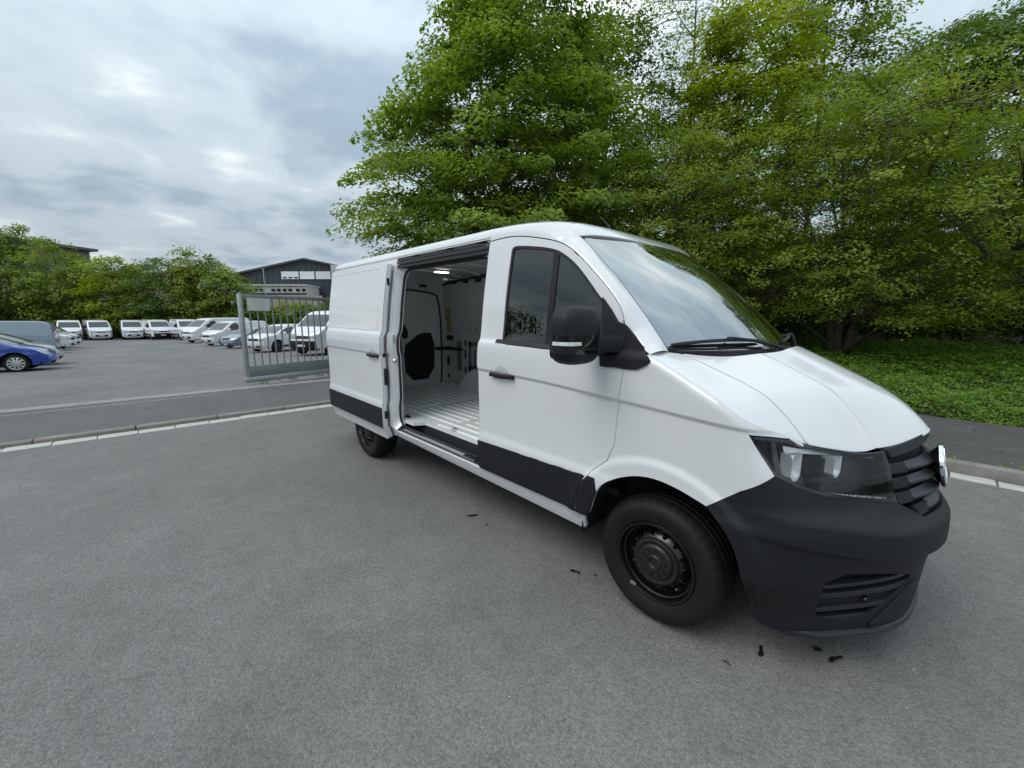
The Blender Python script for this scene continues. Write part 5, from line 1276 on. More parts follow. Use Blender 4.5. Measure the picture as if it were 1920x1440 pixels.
    for xc in (0, -wb):
        for s_ in (-1, 1):
            W_ = empty('wheel', (xc, s_*(w0-0.03), wr), 0, T); 
            if s_ > 0: W_.rotation_euler = (0, 0, math.pi)
            q = MB(); q.lathe([(wr*0.66, 0.02), (wr*0.72, -0.005), (wr*0.9, -0.012), (wr*0.985, 0.015), (wr, 0.05), (wr, 0.17), (wr*0.95, 0.20), (wr*0.66, 0.20)], (0, 0, 0), 'y', 36); q.build('tyre', TYRE, W_, True, 60)
            q = MB(); ri = wr*0.70
            if alloy:
                q.lathe([(ri, 0.005), (ri*0.9, 0.01), (ri*0.86, 0.06)], (0, 0, 0), 'y', 36); q.lathe([(0, -0.012), (ri*0.2, -0.010), (ri*0.24, 0.02)], (0, 0, 0), 'y', 20)
                for k in range(10):
                    a = 2*math.pi*k/10; c_, n_ = math.cos(a), math.sin(a)
                    q.add([(ri*r_*c_-w_*n_, y, ri*r_*n_+w_*c_) for r_, w_, y in ((0.16, 0.022, -0.008), (0.93, 0.034, 0.006), (0.93, -0.034, 0.006), (0.16, -0.022, -0.008))], [(0, 1, 2, 3)])
            else: q.lathe([(ri, 0.004), (ri*0.92, 0.0), (ri*0.84, 0.035), (ri*0.6, 0.02), (ri*0.4, 0.0), (0, -0.004)], (0, 0, 0), 'y', 30)
            q.build('rim', RIMM if alloy or S.get('bright_rim') else STEELB, W_, True, 40)
            q = MB(); q.lathe([(0, 0.07), (ri*0.95, 0.07)], (0, 0, 0), 'y', 24); q.build('brake', DARKIN, W_, False)
    return T
PVAN = dict(front=[(0.90,0.28),(1.0,0.42),(1.03,0.62),(1.0,0.85),(0.93,1.08)], bonnet=[(0.93,1.08),(0.62,1.30),(0.28,1.48)], screen=[(0.28,1.48),(-0.10,1.80),(-0.50,2.12)], roof=[(-0.50,2.12),(-0.75,2.26),(-1.2,2.34),(-3.0,2.37),(-4.55,2.36),(-4.72,2.32)], rear=[(-4.72,2.32),(-4.82,1.5),(-4.86,0.9),(-4.86,0.42)],
    w=1.0, belt=1.42, tumble=0.13, bumper=PLAST, bumper_top=(1.02,0.80), lamp=((1.0,0.86),(0.92,1.10)), tail=(0.7,1.5), wr=0.345, wb=3.64, zb=0.38, windows=[[(-1.24,1.47),(-0.26,1.45),(-0.50,1.80),(-0.74,2.05),(-1.22,2.10)]], clad=(0.49,0.69), mirror=(-0.30,1.45), mh=0.30, mirror_m=PLAST)
PBUS = dict(PVAN, bumper=mat('white_paint', (0, 0, 0)), windows=PVAN['windows']+[[(-2.75,1.48),(-1.55,1.48),(-1.55,2.05),(-2.75,2.05)], [(-4.4,1.48),(-2.95,1.48),(-2.95,2.05),(-4.4,2.05)]], bright_rim=True)
TVAN = dict(front=[(0.80,0.22),(0.90,0.35),(0.93,0.55),(0.88,0.78),(0.80,0.98)], bonnet=[(0.80,0.98),(0.5,1.10),(0.15,1.20)], screen=[(0.15,1.20),(-0.25,1.52),(-0.62,1.82)], roof=[(-0.62,1.82),(-0.9,1.93),(-1.3,1.97),(-3.0,1.97),(-3.85,1.94)], rear=[(-3.85,1.94),(-4.02,1.6),(-4.10,1.0),(-4.10,0.36)],
    w=0.95, belt=1.15, tumble=0.16, bumper_top=(0.92,0.62), lamp=((0.90,0.70),(0.80,0.95)), tail=(0.35,1.15), wr=0.335, wb=3.2, zb=0.30, windows=[[(-1.22,1.22),(-0.12,1.20),(-0.45,1.52),(-0.72,1.76),(-1.20,1.80)]], mirror=(-0.25,1.18), mh=0.22, bright_rim=True)
SUVD = dict(front=[(0.74,0.24),(0.84,0.36),(0.87,0.55),(0.84,0.75),(0.76,0.92)], bonnet=[(0.76,0.92),(0.4,1.02),(-0.02,1.08)], screen=[(-0.02,1.08),(-0.40,1.32),(-0.78,1.53)], roof=[(-0.78,1.53),(-1.1,1.62),(-1.7,1.66),(-2.4,1.63),(-2.95,1.55)], rear=[(-2.95,1.55),(-3.35,1.20),(-3.52,0.95),(-3.55,0.6),(-3.48,0.34)],
    w=0.92, belt=1.02, tumble=0.30, bumper_top=(0.86,0.50), lamp=((0.85,0.68),(0.76,0.90)), tail=(0.48,0.75), rear_window=(0.05,0.48), wr=0.35, wb=2.75, zb=0.28, windows=[[(-1.35,1.08),(-0.15,1.06),(-0.45,1.27),(-0.80,1.45),(-1.35,1.50)],[(-2.35,1.10),(-1.42,1.08),(-1.42,1.50),(-2.30,1.49)],[(-2.95,1.20),(-2.42,1.12),(-2.38,1.47),(-2.70,1.42)]], clad=(0.30,0.42), mirror=(-0.42,1.05))
HATC = dict(front=[(0.72,0.20),(0.84,0.30),(0.87,0.44),(0.83,0.60),(0.72,0.72)], bonnet=[(0.72,0.72),(0.35,0.86),(-0.05,0.95)], screen=[(-0.05,0.95),(-0.5,1.18),(-0.92,1.36)], roof=[(-0.92,1.36),(-1.2,1.43),(-1.75,1.46),(-2.4,1.41),(-2.75,1.33)], rear=[(-2.75,1.33),(-3.10,1.08),(-3.32,0.88),(-3.38,0.55),(-3.30,0.30)],
    w=0.90, belt=0.90, tumble=0.34, bumper_top=(0.87,0.40), lamp=((0.82,0.60),(0.62,0.76)), tail=(0.45,0.68), rear_window=(0.04,0.42), wr=0.325, wb=2.63, zb=0.24, windows=[[(-1.35,0.97),(-0.22,0.94),(-0.62,1.14),(-0.95,1.29),(-1.35,1.33)],[(-2.45,0.99),(-1.42,0.97),(-1.42,1.34),(-2.05,1.33),(-2.35,1.22)]], mirror=(-0.48,0.94))
def yard_at(px, py):                        # pixel -> point on the falling yard
    p_ = ground(px, py)
    for _ in range(30):
        z = float(gz(p_[0])); p_ = on_plane(px, py, 2, z)
    return p_
def put(o, nose, heading, xf, z=None):      # stand a vehicle so that its nose is at a point
    h = R(heading); o.location = (nose[0]-xf*math.cos(h), nose[1]-xf*math.sin(h), (float(gz(nose[0])) if z is None else z)+0.002); o.rotation_euler = (0, 0, h); return o
W1_ = MATS['white_paint']
vanp = build_vehicle('panel_van', PVAN, W1_)
def far_point(px, depth): p_ = dirpos(px, depth); return p_
vans = [(138, 46.5, 5, 'white panel van half hidden behind the parked noses, end of the far row'), (196, 47.5, 9, 'white far row panel van angled beside the half hidden one'), (256, 48.5, 3, 'white panel van standing squarely nose on in the far row by the hedge'), (311, 48.0, 9, 'white panel van with a dark bumper beside the squarely parked one, far row'), (364, 46.0, 7, 'white panel van tucked behind the white minibus in the far row')]
for i, (px, dp, hd_, lb) in enumerate(vans):
    o = vanp if i == 0 else copy_tree(vanp); put(o, far_point(px, dp), hd_, 1.03); tag(o, lb, 'van', 'white vans parked in the far row')
    if i in (1, 2):                          # two of them have painted bumpers
        for c in o.children:
            if c.name.startswith('bumper'): c.data = c.data.copy(); c.data.materials[0] = W1_
bus = build_vehicle('minibus', PBUS, W1_); put(bus, far_point(352, 37.5), -62, 1.03); tag(bus, 'white minibus with side windows parked nose out towards the yard lane', 'minibus')
tv = build_vehicle('compact_van', TVAN, W1_); put(tv, far_point(388, 31.5), -62, 0.93); tag(tv, 'white compact van between the minibus and the grey blue car', 'van')
tv2 = copy_tree(tv); put(tv2, far_point(556, 33.0), -62, 0.93); tag(tv2, 'white compact van whose roof shows above the white car behind the gate', 'van')
GB_ = paint('grey_blue_paint', (0.16, 0.20, 0.27)); gc = build_vehicle('hatchback', HATC, GB_, True); put(gc, far_point(424, 28.0), -62, 0.87); tag(gc, 'grey blue hatchback parked beside the white compact van', 'car')
sv = build_vehicle('crossover_car', dict(SUVD, bumper=W1_), W1_, False); put(sv, far_point(476, 23.6), -62, 0.87); tag(sv, 'white crossover car with black wheels seen through the gate bars', 'car')
pv2 = copy_tree(vanp); put(pv2, far_point(566, 20.6), -58, 1.03); tag(pv2, 'white panel van with large black mirror behind the gate bars', 'van')
BLUE = paint('deep_blue_paint', (0.012, 0.055, 0.36)); bl = build_vehicle('hatchback', HATC, BLUE, True); put(bl, far_point(105, 15.6), 86, 0.87); tag(bl, 'deep blue hatchback with bright alloy wheels, nose out', 'car')
SIL = paint('silver_paint', (0.34, 0.36, 0.38)); sc = build_vehicle('hatchback', HATC, SIL, True); put(sc, far_point(118, 17.8), 86, 0.87); tag(sc, 'silver hatchback mostly hidden behind the deep blue one', 'car')
GV = paint('grey_van_paint', (0.27, 0.33, 0.40)); gv = build_vehicle('compact_van', TVAN, GV); p_ = far_point(113, 25.4); gv.location = (p_[0], p_[1]-4.1, float(gz(p_[0]))); gv.rotation_euler = (0, 0, R(-92)); gv.location = (p_[0], p_[1]-4.1, float(gz(p_[0]))+0.002); tag(gv, 'pale grey blue compact van backed up, its tail towards the yard lane', 'van')
for px, dp, lb in ((143, 28.5, 'white compact van with dark bumper just past the grey blue van'), (154, 31.5, 'white compact van second past the grey blue van, only its nose showing')):
    o = copy_tree(tv); put(o, far_point(px, dp), 80, 0.93); tag(o, lb, 'van')
# ---------------------------------------------------------------- buildings
def frame_at(px, depth, turn=0.0):
    p_ = dirpos(px, depth); rh = np.array([math.sin(CAM_YAW), -math.cos(CAM_YAW)]); th_ = math.atan2(rh[1], rh[0])+turn; return p_, th_
ANTH = mat('anthracite_cladding', (0.030, 0.040, 0.050), 0.55, var=0.12, vscale=1.5); CREAM = mat('cream_render', (0.55, 0.54, 0.50), 0.85, var=0.1, vscale=1); WHP = mat('white_panel', (0.66, 0.67, 0.67), 0.6)
BEIGE = mat('beige_wall', (0.36, 0.34, 0.30), 0.9, var=0.1, vscale=1)
p_, th_ = frame_at(585, 75)
HALL = tag(empty('hall', (p_[0], p_[1], -1.2), th_), 'dark gabled industrial hall with white upper panels behind the yard', 'building')
D_ = 75.0; pxm = lambda px, d=D_, c=585: (px-c)/CAM_F*d; pz = lambda py, d=D_: 1.63+(598.8-py)/CAM_F*d+1.2
gab = [(-13.3, 0), (13.3, 0), (13.3, pz(520)), (0, pz(493)), (-13.3, pz(520))]
q = MB(); q.prism(gab, 1, 0, 34.0); q.build('wall', ANTH, HALL, False)
for a, b in ((-13.8, 0), (13.8, 0)):
    q = MB(); s_ = -1 if a < 0 else 1; zz = pz(520)-0.1
    q.add([(a, -0.5, zz), (0, -0.5, pz(493)+0.05), (0, 34.3, pz(493)+0.05), (a, 34.3, zz), (a, -0.5, zz+0.28), (0, -0.5, pz(493)+0.35), (0, 34.3, pz(493)+0.35), (a, 34.3, zz+0.28)], [(0, 1, 2, 3), (7, 6, 5, 4), (0, 4, 5, 1), (2, 6, 7, 3), (3, 7, 4, 0)]); q.build('roof', mat('roof_sheet', (0.06, 0.066, 0.075), 0.5), HALL, False)
for k in range(27):                          # standing seams of the cladding
    x = -13.0+k*1.0; q = MB(); q.box((x, -0.05, 0.2), (x+0.06, -0.002, pz(520)+(pz(493)-pz(520))*(1-abs(x)/13.3)-0.3)); q.build('cladding_seam', ANTH, HALL, False)
for a, b in ((541, 572), (574.5, 601), (603.5, 630)):
    q = MB(); q.box((pxm(a), -0.16, pz(526.5)), (pxm(b), -0.06, pz(513))); o = q.build('wall_panel', WHP, HALL, False)
    if a < 560:
        for c in (544, 554, 564): q = MB(); q.box((pxm(c), -0.20, pz(525.3)), (pxm(c+6.5), -0.165, pz(522.8))); q.build('window_pane', VGLASS, o, False)
p_, th_ = frame_at(510, 70)
ANX = tag(empty('annex', (p_[0], p_[1], -1.2), th_), 'cream flat roofed annex with a row of small dark windows in front of the hall', 'building')
pxa = lambda px: (px-510)/CAM_F*70; pza = lambda py: 1.63+(598.8-py)/CAM_F*70+1.2
q = MB(); q.box((pxa(440), 0, 0), (pxa(584), 4.5, pza(538))); q.build('wall', CREAM, ANX, False)
q = MB(); q.box((pxa(439), -0.25, pza(538)), (pxa(585), 4.7, pza(536))); q.build('roof_edge', WHP, ANX, False)
q = MB(); q.box((pxa(452), -0.12, 0), (pxa(612), -0.01, pza(556))); q.build('lower_wall', BEIGE, ANX, False)
for c in (466, 477, 488, 498, 520, 530, 541, 551, 565, 576):
    q = MB(); q.box((pxa(c), -0.10, pza(548)), (pxa(c+6.5), -0.02, pza(543.5))); f = q.build('window', VGLASS, ANX, False)
q = MB(); q.box((pxa(450), -0.08, pza(554)), (pxa(584), -0.015, pza(551))); q.build('dark_band', ANTH, ANX, False)
p_, th_ = frame_at(-78, 76, R(-12))
BLK = tag(empty('office_block', (p_[0], p_[1], -1.2), th_), 'tall grey block with a thin overhanging flat roof behind the hedge', 'building')
q = MB(); q.box((-14, 0.8, 0), (11.2, 16, 17.2)); q.build('wall', mat('block_wall', (0.16, 0.15, 0.14), 0.7, var=0.1, vscale=0.6), BLK, False)
q = MB(); q.box((-15, -0.6, 17.2), (12.2, 17, 17.7)); q.build('roof', mat('block_roof', (0.11, 0.11, 0.115), 0.6), BLK, False)
for k in range(10):
    q = MB(); q.box((-13.5+2.4*k, 0.70, 13.2), (-11.6+2.4*k, 0.795, 15.6)); q.build('window', VGLASS, BLK, False)
p_, th_ = frame_at(290, 70)
SHED = tag(empty('warehouse', (p_[0], p_[1], -1.2), th_), 'long low warehouse with a reddish brown roof edge behind the hedge trees', 'building')
q = MB(); q.box((-11, 0, 0), (13, 14, 10.0)); q.build('wall', BEIGE, SHED, False); q = MB(); q.box((-11.4, -0.4, 10.0), (13.4, 14.4, 10.6)); q.build('roof', mat('roof_brown', (0.13, 0.085, 0.07), 0.8, var=0.1, vscale=1), SHED, False)
p_ = dirpos(508, 58); LPL = tag(empty('lamp_post', (p_[0], p_[1], -1.1)), 'thin grey lamp post rising in front of the gabled hall', 'lamp post')
q = MB(); q.tube([(0, 0, 0), (0, 0, 4), (0, 0, 9.6)], [0.10, 0.085, 0.06], 8); q.build('pole', GALV, LPL); q = MB(); q.box((-0.10, -0.12, 9.55), (0.10, 0.12, 9.7), bev=0.03); q.build('lantern', GALV, LPL)
q = MB(); q.tube([(0, 0, 0), (0, 0, 0.25)], [0.13, 0.12], 10); q.build('base_sleeve', GREYM, LPL)
# ================================================================== trees and plants
def leaf_mat(name, c0, c1, c2, trans=0.35, rough=0.5):
    m = bpy.data.materials.new(name); m.use_nodes = True; t = m.node_tree; b = t.nodes['Principled BSDF']; lk = t.links.new
    at = t.nodes.new('ShaderNodeAttribute'); at.attribute_name = 'tint'
    r_ = t.nodes.new('ShaderNodeValToRGB'); r_.color_ramp.elements[0].color = (*c0, 1); r_.color_ramp.elements[1].color = (*c2, 1); e_ = r_.color_ramp.elements.new(0.5); e_.color = (*c1, 1)
    lk(at.outputs['Fac'], r_.inputs[0]); lk(r_.outputs[0], b.inputs['Base Color']); b.inputs['Roughness'].default_value = rough; b.inputs['Specular IOR Level'].default_value = 0.35
    tr = t.nodes.new('ShaderNodeBsdfTranslucent'); hs = t.nodes.new('ShaderNodeHueSaturation'); hs.inputs['Saturation'].default_value = 1.1; hs.inputs['Value'].default_value = 1.35; lk(r_.outputs[0], hs.inputs['Color']); lk(hs.outputs[0], tr.inputs[0])
    mx_ = t.nodes.new('ShaderNodeMixShader'); mx_.inputs[0].default_value = trans; lk(b.outputs[0], mx_.inputs[1]); lk(tr.outputs[0], mx_.inputs[2]); lk(mx_.outputs[0], t.nodes['Material Output'].inputs[0])
    return m
LM = {'hornbeam': leaf_mat('leaf_fresh_green', (0.080, 0.140, 0.016), (0.175, 0.258, 0.034), (0.305, 0.390, 0.075), 0.45),
      'maple': leaf_mat('leaf_yellow_green', (0.125, 0.180, 0.016), (0.225, 0.290, 0.030), (0.340, 0.400, 0.065), 0.45),
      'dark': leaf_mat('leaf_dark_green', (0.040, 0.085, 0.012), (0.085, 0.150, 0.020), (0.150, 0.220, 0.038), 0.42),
      'olive': leaf_mat('leaf_olive_green', (0.095, 0.148, 0.018), (0.190, 0.258, 0.032), (0.315, 0.375, 0.075), 0.45),
      'birch': leaf_mat('leaf_pale_green', (0.140, 0.185, 0.026), (0.230, 0.285, 0.040), (0.320, 0.370, 0.080), 0.45),
      'hedge': leaf_mat('leaf_hedge_green', (0.080, 0.140, 0.014), (0.170, 0.240, 0.028), (0.280, 0.340, 0.060), 0.42),
      'cover': leaf_mat('leaf_ground_cover', (0.065, 0.140, 0.014), (0.125, 0.230, 0.028), (0.195, 0.310, 0.055), 0.35)}
BARK = mat('bark', (0.050, 0.040, 0.028), 0.9, var=0.45, vscale=9, bump=0.8, bscale=26)
BARKG = mat('bark_grey', (0.075, 0.068, 0.052), 0.9, var=0.4, vscale=9, bump=0.7, bscale=26)
def leaves_mesh(name, C, N, L_, tint, material, parent, wide=0.55, fold=0.25):
    """one rhombic folded leaf per row: centre, normal, length, tint"""
    n = len(C); N = N/np.maximum(np.linalg.norm(N, axis=1), 1e-9)[:, None]
    a = rng.normal(size=(n, 3)); a[:, 2] -= 0.35; T = a-(a*N).sum(1)[:, None]*N; T /= np.maximum(np.linalg.norm(T, axis=1), 1e-9)[:, None]; B = np.cross(N, T)
    L_ = L_[:, None]; w_ = L_*wide
    V = np.empty((n, 4, 3)); V[:, 0] = C-T*L_*0.5; V[:, 1] = C+B*w_*0.5+N*L_*fold*0.3-T*L_*0.06; V[:, 2] = C+T*L_*0.5-N*L_*0.12; V[:, 3] = C-B*w_*0.5+N*L_*fold*0.3-T*L_*0.06
    me = bpy.data.meshes.new(name); me.vertices.add(n*4); me.vertices.foreach_set('co', V.ravel())
    me.loops.add(n*4); me.loops.foreach_set('vertex_index', np.arange(n*4)); me.polygons.add(n); me.polygons.foreach_set('loop_start', np.arange(n)*4); me.polygons.foreach_set('loop_total', np.full(n, 4))
    at = me.attributes.new('tint', 'FLOAT', 'POINT'); at.data.foreach_set('value', np.repeat(np.clip(tint, 0, 1), 4))
    me.materials.append(material); me.update(); me.validate()
    o = bpy.data.objects.new(name, me); COL.objects.link(o); o.parent = parent; o['kind'] = 'stuff'; return o
def bez(p0, p1, p2, n): 
    t = np.linspace(0, 1, n)[:, None]; return (1-t)**2*p0+2*t*(1-t)*p1+t*t*p2
def make_tree(name, loc, H, zlow, rad, prof, kind, ncl, lpc, lsize, label, group=None, trunk_r=0.16, sq=(1, 1), stems=1, bark=None, flat=0.38, csize=0.62, droop=0.25, gaps=0.0, shellb=2.4, lean=0.0, cat='tree', limbs=18, twig=1.0, cut=None):
    """trunk and limbs in one mesh, foliage sprays carried at the twig ends in another"""
    T = tag(empty(name, loc, 0), label, cat, group); lobes = rng.normal(size=(9, 3)); lobes /= np.linalg.norm(lobes, axis=1)[:, None]; amp = rng.uniform(-0.20, 0.20, 9)
    P = []; hs = [p_[0] for p_ in prof]; rs = [p_[1] for p_ in prof]
    tries = 0
    while len(P) < ncl and tries < ncl*60:
        tries += 1
        h = rng.uniform(0.0, 1.0); a = rng.uniform(0, 2*math.pi); rm = np.interp(h, hs, rs)
        if rng.uniform() > rm/max(rs): continue
        d = np.array([math.cos(a), math.sin(a), (h-0.45)*1.6]); d /= np.linalg.norm(d); k = 1+sum(am*max(0, float(d@l))**3*1.6 for am, l in zip(amp, lobes))
        rr_ = rm*k*(rng.uniform()**(1/shellb))
        q = np.array([rr_*math.cos(a)*rad*sq[0], rr_*math.sin(a)*rad*sq[1], zlow+h*(H-zlow)])
        if gaps and (math.sin(q[0]*1.7+lobes[0, 0]*9)+math.sin(q[1]*1.9+lobes[1, 0]*9)+math.sin(q[2]*1.6+lobes[2, 0]*9)) < -gaps: continue
        if cut is not None and not cut(q+np.array(loc)): continue
        P.append(q)
    P = np.array(P)
    # skeleton
    mb = MB(); sk = []
    for s_ in range(stems):
        a = 2*math.pi*s_/max(stems, 1)+rng.uniform(0, 1); sp = 0 if stems == 1 else rad*0.30
        top = np.array([sp*math.cos(a)*sq[0]+lean, sp*math.sin(a)*sq[1], zlow+(H-zlow)*(0.86 if stems == 1 else 0.66)]); base = np.array([0.12*math.cos(a)*(stems > 1), 0.12*math.sin(a)*(stems > 1), -0.15])
        mid = base*0.5+top*0.5+np.array([rng.normal()*0.15-(0.25*sp*math.cos(a)), rng.normal()*0.15-(0.25*sp*math.sin(a)), 0.0])
        tr = bez(base, mid, top, 12); r0 = trunk_r*(1 if stems == 1 else 0.62); rad_ = np.interp(np.linspace(0, 1, 12), [0, 0.08, 0.5, 1], [r0*1.25, r0, r0*0.62, r0*0.12]); mb.tube([tuple(p_) for p_ in tr], list(rad_), 9, 0)
        sk += [(p_, r_) for p_, r_ in zip(tr, rad_)]
    trunk_pts = [s_ for s_ in sk]
    idx = rng.permutation(len(P))[:limbs]
    for i in idx:
        e_ = P[i]*np.array([0.9, 0.9, 1]); cand = [s_ for s_ in trunk_pts if s_[0][2] < e_[2]-0.12*np.hypot(e_[0], e_[1])] or trunk_pts[:3]
        b_, r_ = min(cand, key=lambda s_: abs(s_[0][2]-(e_[2]-0.55*np.hypot(e_[0]-s_[0][0], e_[1]-s_[0][1])))+0.25*np.hypot(e_[0]-s_[0][0], e_[1]-s_[0][1]))
        m_ = (b_+e_)/2+np.array([0, 0, 0.12*np.linalg.norm(e_-b_)])*(1 if flat < 0.6 else 0.4)+rng.normal(size=3)*0.08*np.linalg.norm(e_-b_)
        c_ = bez(b_, m_, e_, 9); rr0 = max(0.018, r_*0.48); rad_ = np.linspace(rr0, 0.012, 9); mb.tube([tuple(p_) for p_ in c_], list(rad_), 6, 0, cap=False)
        sk += [(p_, q_) for p_, q_ in zip(c_[1:], rad_[1:])]
    S = np.array([s_[0] for s_ in sk])
    for q in P:
        k = np.argmin(((S-q)**2).sum(1)+2.0*np.maximum(0, S[:, 2]-q[2])); b_ = S[k]; l = np.linalg.norm(q-b_)
        if l < 0.12: continue
        m_ = (b_+q)/2+np.array([0, 0, 0.10*l])+rng.normal(size=3)*0.07*l; c_ = bez(b_, m_, q, 5); mb.tube([tuple(p_) for p_ in c_], list(np.linspace(min(0.02, max(0.007, 0.008*l))*twig, 0.004*twig, 5)), 4, 0, cap=False)
    mb.build('trunk', bark or BARK, T, True, 60)
    n = len(P)*lpc; ci = np.repeat(np.arange(len(P)), lpc); cs = csize*rng.uniform(0.7, 1.35, len(P))[ci]
    yaw = np.arctan2(P[:, 1], P[:, 0])+rng.normal(size=len(P))*0.6; e1 = np.stack([np.cos(yaw), np.sin(yaw), 0*yaw], 1)[ci]; e2 = np.stack([-np.sin(yaw), np.cos(yaw), 0*yaw], 1)[ci]; out = e1
    # a spray: long towards its tip, narrowing, domed and drooping
    a_ = rng.uniform(-0.75, 1.15, n); hw = 0.62*np.sqrt(np.clip(1-((a_-0.05)/1.12)**2, 0.02, 1)); b_ = rng.uniform(-1, 1, n)*hw
    c_ = (rng.normal(size=n)*0.30-0.12*np.abs(rng.normal(size=n)))*flat-droop*np.maximum(a_, 0)**2-0.30*b_**2
    Cc = P[ci]+(e1*a_[:, None]+e2*b_[:, None]+np.array([[0, 0, 1.0]])*c_[:, None])*cs[:, None]*0.86
    Nn = np.stack([rng.normal(size=n)*0.33, rng.normal(size=n)*0.33, np.full(n, 1.0)], 1)+e1*(0.25+0.5*np.maximum(a_, 0))[:, None]
    tint = 0.5+0.17*rng.normal(size=len(P))[ci]+0.13*rng.normal(size=n)
    o = leaves_mesh('crown', Cc, Nn, lsize*rng.uniform(0.65, 1.3, n), tint, LM[kind], T)
    return T
OVO = [(0, 0.66), (0.10, 0.95), (0.25, 1.0), (0.5, 0.74), (0.75, 0.43), (0.92, 0.20), (1, 0.05)]
RND = [(0, 0.35), (0.12, 0.72), (0.35, 1.0), (0.6, 0.98), (0.82, 0.7), (1, 0.12)]
VASE = [(0, 0.55), (0.15, 0.85), (0.4, 1.0), (0.7, 0.92), (0.9, 0.6), (1, 0.25)]
COLM = [(0, 0.5), (0.2, 0.9), (0.5, 1.0), (0.8, 0.75), (1, 0.15)]
def bank_at(p_): return (p_[0], p_[1], float(bankz(p_[1]))-0.05)
G1 = 'trees along the bank'
make_tree('broadleaf_tree', bank_at(dirpos(948, 14.6)), 14.9, 2.9, 5.15, OVO, 'hornbeam', 690, 190, 0.140, 'full bright green tree with layered boughs rising behind the open van', None, 0.22, limbs=34, gaps=1.9, flat=0.26, csize=0.98, shellb=2.2)
make_tree('broadleaf_tree', bank_at(dirpos(1120, 19.0)), 13.5, 2.0, 3.6, RND, 'dark', 330, 90, 0.17, 'shaded mid green tree wedged between the full tree and the thin pale one', None, 0.18, csize=1.0)
make_tree('birch_tree', bank_at(dirpos(1262, 18.5)), 16.6, 5.0, 2.6, COLM, 'birch', 300, 46, 0.12, 'tall thin pale tree with sparse upright twigs and sky showing through', None, 0.11, bark=BARKG, csize=0.9, flat=0.8, gaps=1.0, limbs=26)
make_tree('maple_tree', bank_at(dirpos(1345, 14.8)), 11.4, 3.0, 2.5, RND, 'maple', 260, 105, 0.15, 'yellow green young tree, the most yellow of those on the bank', None, 0.10, csize=0.85, limbs=16)
make_tree('maple_tree', bank_at(dirpos(1480, 18.0)), 16.2, 6.0, 2.4, COLM, 'hornbeam', 250, 90, 0.16, 'tall narrow green tree standing beside a gap of sky', None, 0.12, csize=0.95, limbs=18)
make_tree('broadleaf_tree', bank_at(dirpos(1700, 18.5)), 12.4, 4.0, 4.6, RND, 'dark', 400, 100, 0.18, 'broad dark green tree rising at the back of the bank', None, 0.22, csize=1.1, gaps=1.3)
make_tree('broadleaf_tree', bank_at(dirpos(1985, 15.5)), 15.0, 3.0, 4.4, RND, 'dark', 360, 100, 0.17, 'dark green tree with drooping boughs over the spreading shrub', None, 0.22, csize=1.0, gaps=1.2)
make_tree('spreading_tree', bank_at(dirpos(1572, 11.2)), 6.9, 0.95, 5.0, VASE, 'olive', 980, 92, 0.082, 'low wide olive green tree with several crooked stems and bare twigs', None, 0.17, stems=6, limbs=60, csize=0.62, flat=0.45, shellb=1.6, twig=1.3, sq=(1.0, 0.72), gaps=1.9)
make_tree('spreading_tree', bank_at(dirpos(1235, 12.6)), 6.4, 0.9, 3.0, VASE, 'olive', 420, 90, 0.085, 'bushy olive green tree just behind the van roof', None, 0.12, stems=4, limbs=30, csize=0.62, flat=0.5, shellb=1.8, sq=(1, 0.8))
make_tree('spreading_tree', bank_at(dirpos(1960, 10.2)), 6.2, 1.5, 3.0, VASE, 'olive', 330, 84, 0.08, 'olive green tree whose bare lower twigs reach over the ground cover', None, 0.12, stems=4, limbs=36, csize=0.62, flat=0.4, shellb=1.7, twig=1.4)
# dark shrubs that close the view under the trees
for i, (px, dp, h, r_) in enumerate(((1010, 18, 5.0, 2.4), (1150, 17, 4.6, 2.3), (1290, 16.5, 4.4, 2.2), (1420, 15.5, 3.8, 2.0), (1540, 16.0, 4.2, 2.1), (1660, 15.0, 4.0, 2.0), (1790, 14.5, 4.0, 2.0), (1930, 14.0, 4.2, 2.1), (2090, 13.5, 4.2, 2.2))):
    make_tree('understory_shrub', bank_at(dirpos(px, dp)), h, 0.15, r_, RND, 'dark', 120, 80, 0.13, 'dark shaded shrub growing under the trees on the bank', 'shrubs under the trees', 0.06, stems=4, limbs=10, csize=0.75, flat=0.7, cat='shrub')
# leafy ground cover on the bank, nobody could count it
def ground_cover():
    n = 190000; x = rng.uniform(-12, 8, n); y = 6.35+rng.uniform(0, 1, n)**1.6*9.5
    edge_ = 6.45+0.14*np.sin(x*3.1)+0.10*np.sin(x*7.7+1); ok = y > edge_; x, y = x[ok], y[ok]; n = len(x)
    hump = 0.10+0.05*np.sin(x*2.3+y*1.7)+0.05*np.sin(x*5.1-y*3.3)+0.04*np.sin(x*9.7+y*7.9); z = bankz(y)-0.05+np.maximum(0.02, hump+0.10)*rng.uniform(0.25, 1.0, n)*np.clip((y-edge_[ok])*4, 0.25, 1)
    N = np.stack([rng.normal(size=n)*0.5, rng.normal(size=n)*0.5-0.15, np.ones(n)], 1); tint = 0.5+0.14*rng.normal(size=n)+0.12*np.sin(x*1.3+y*0.9)
    o = leaves_mesh('ground_cover', np.stack([x, y, z], 1), N, rng.uniform(0.030, 0.070, n)*np.where(y > 9.5, 1.4, 1.0), tint, LM['cover'], None, wide=0.7); return tag(o, 'low bright green leafy ground cover on the bank', 'ground cover', None, 'stuff')
ground_cover()
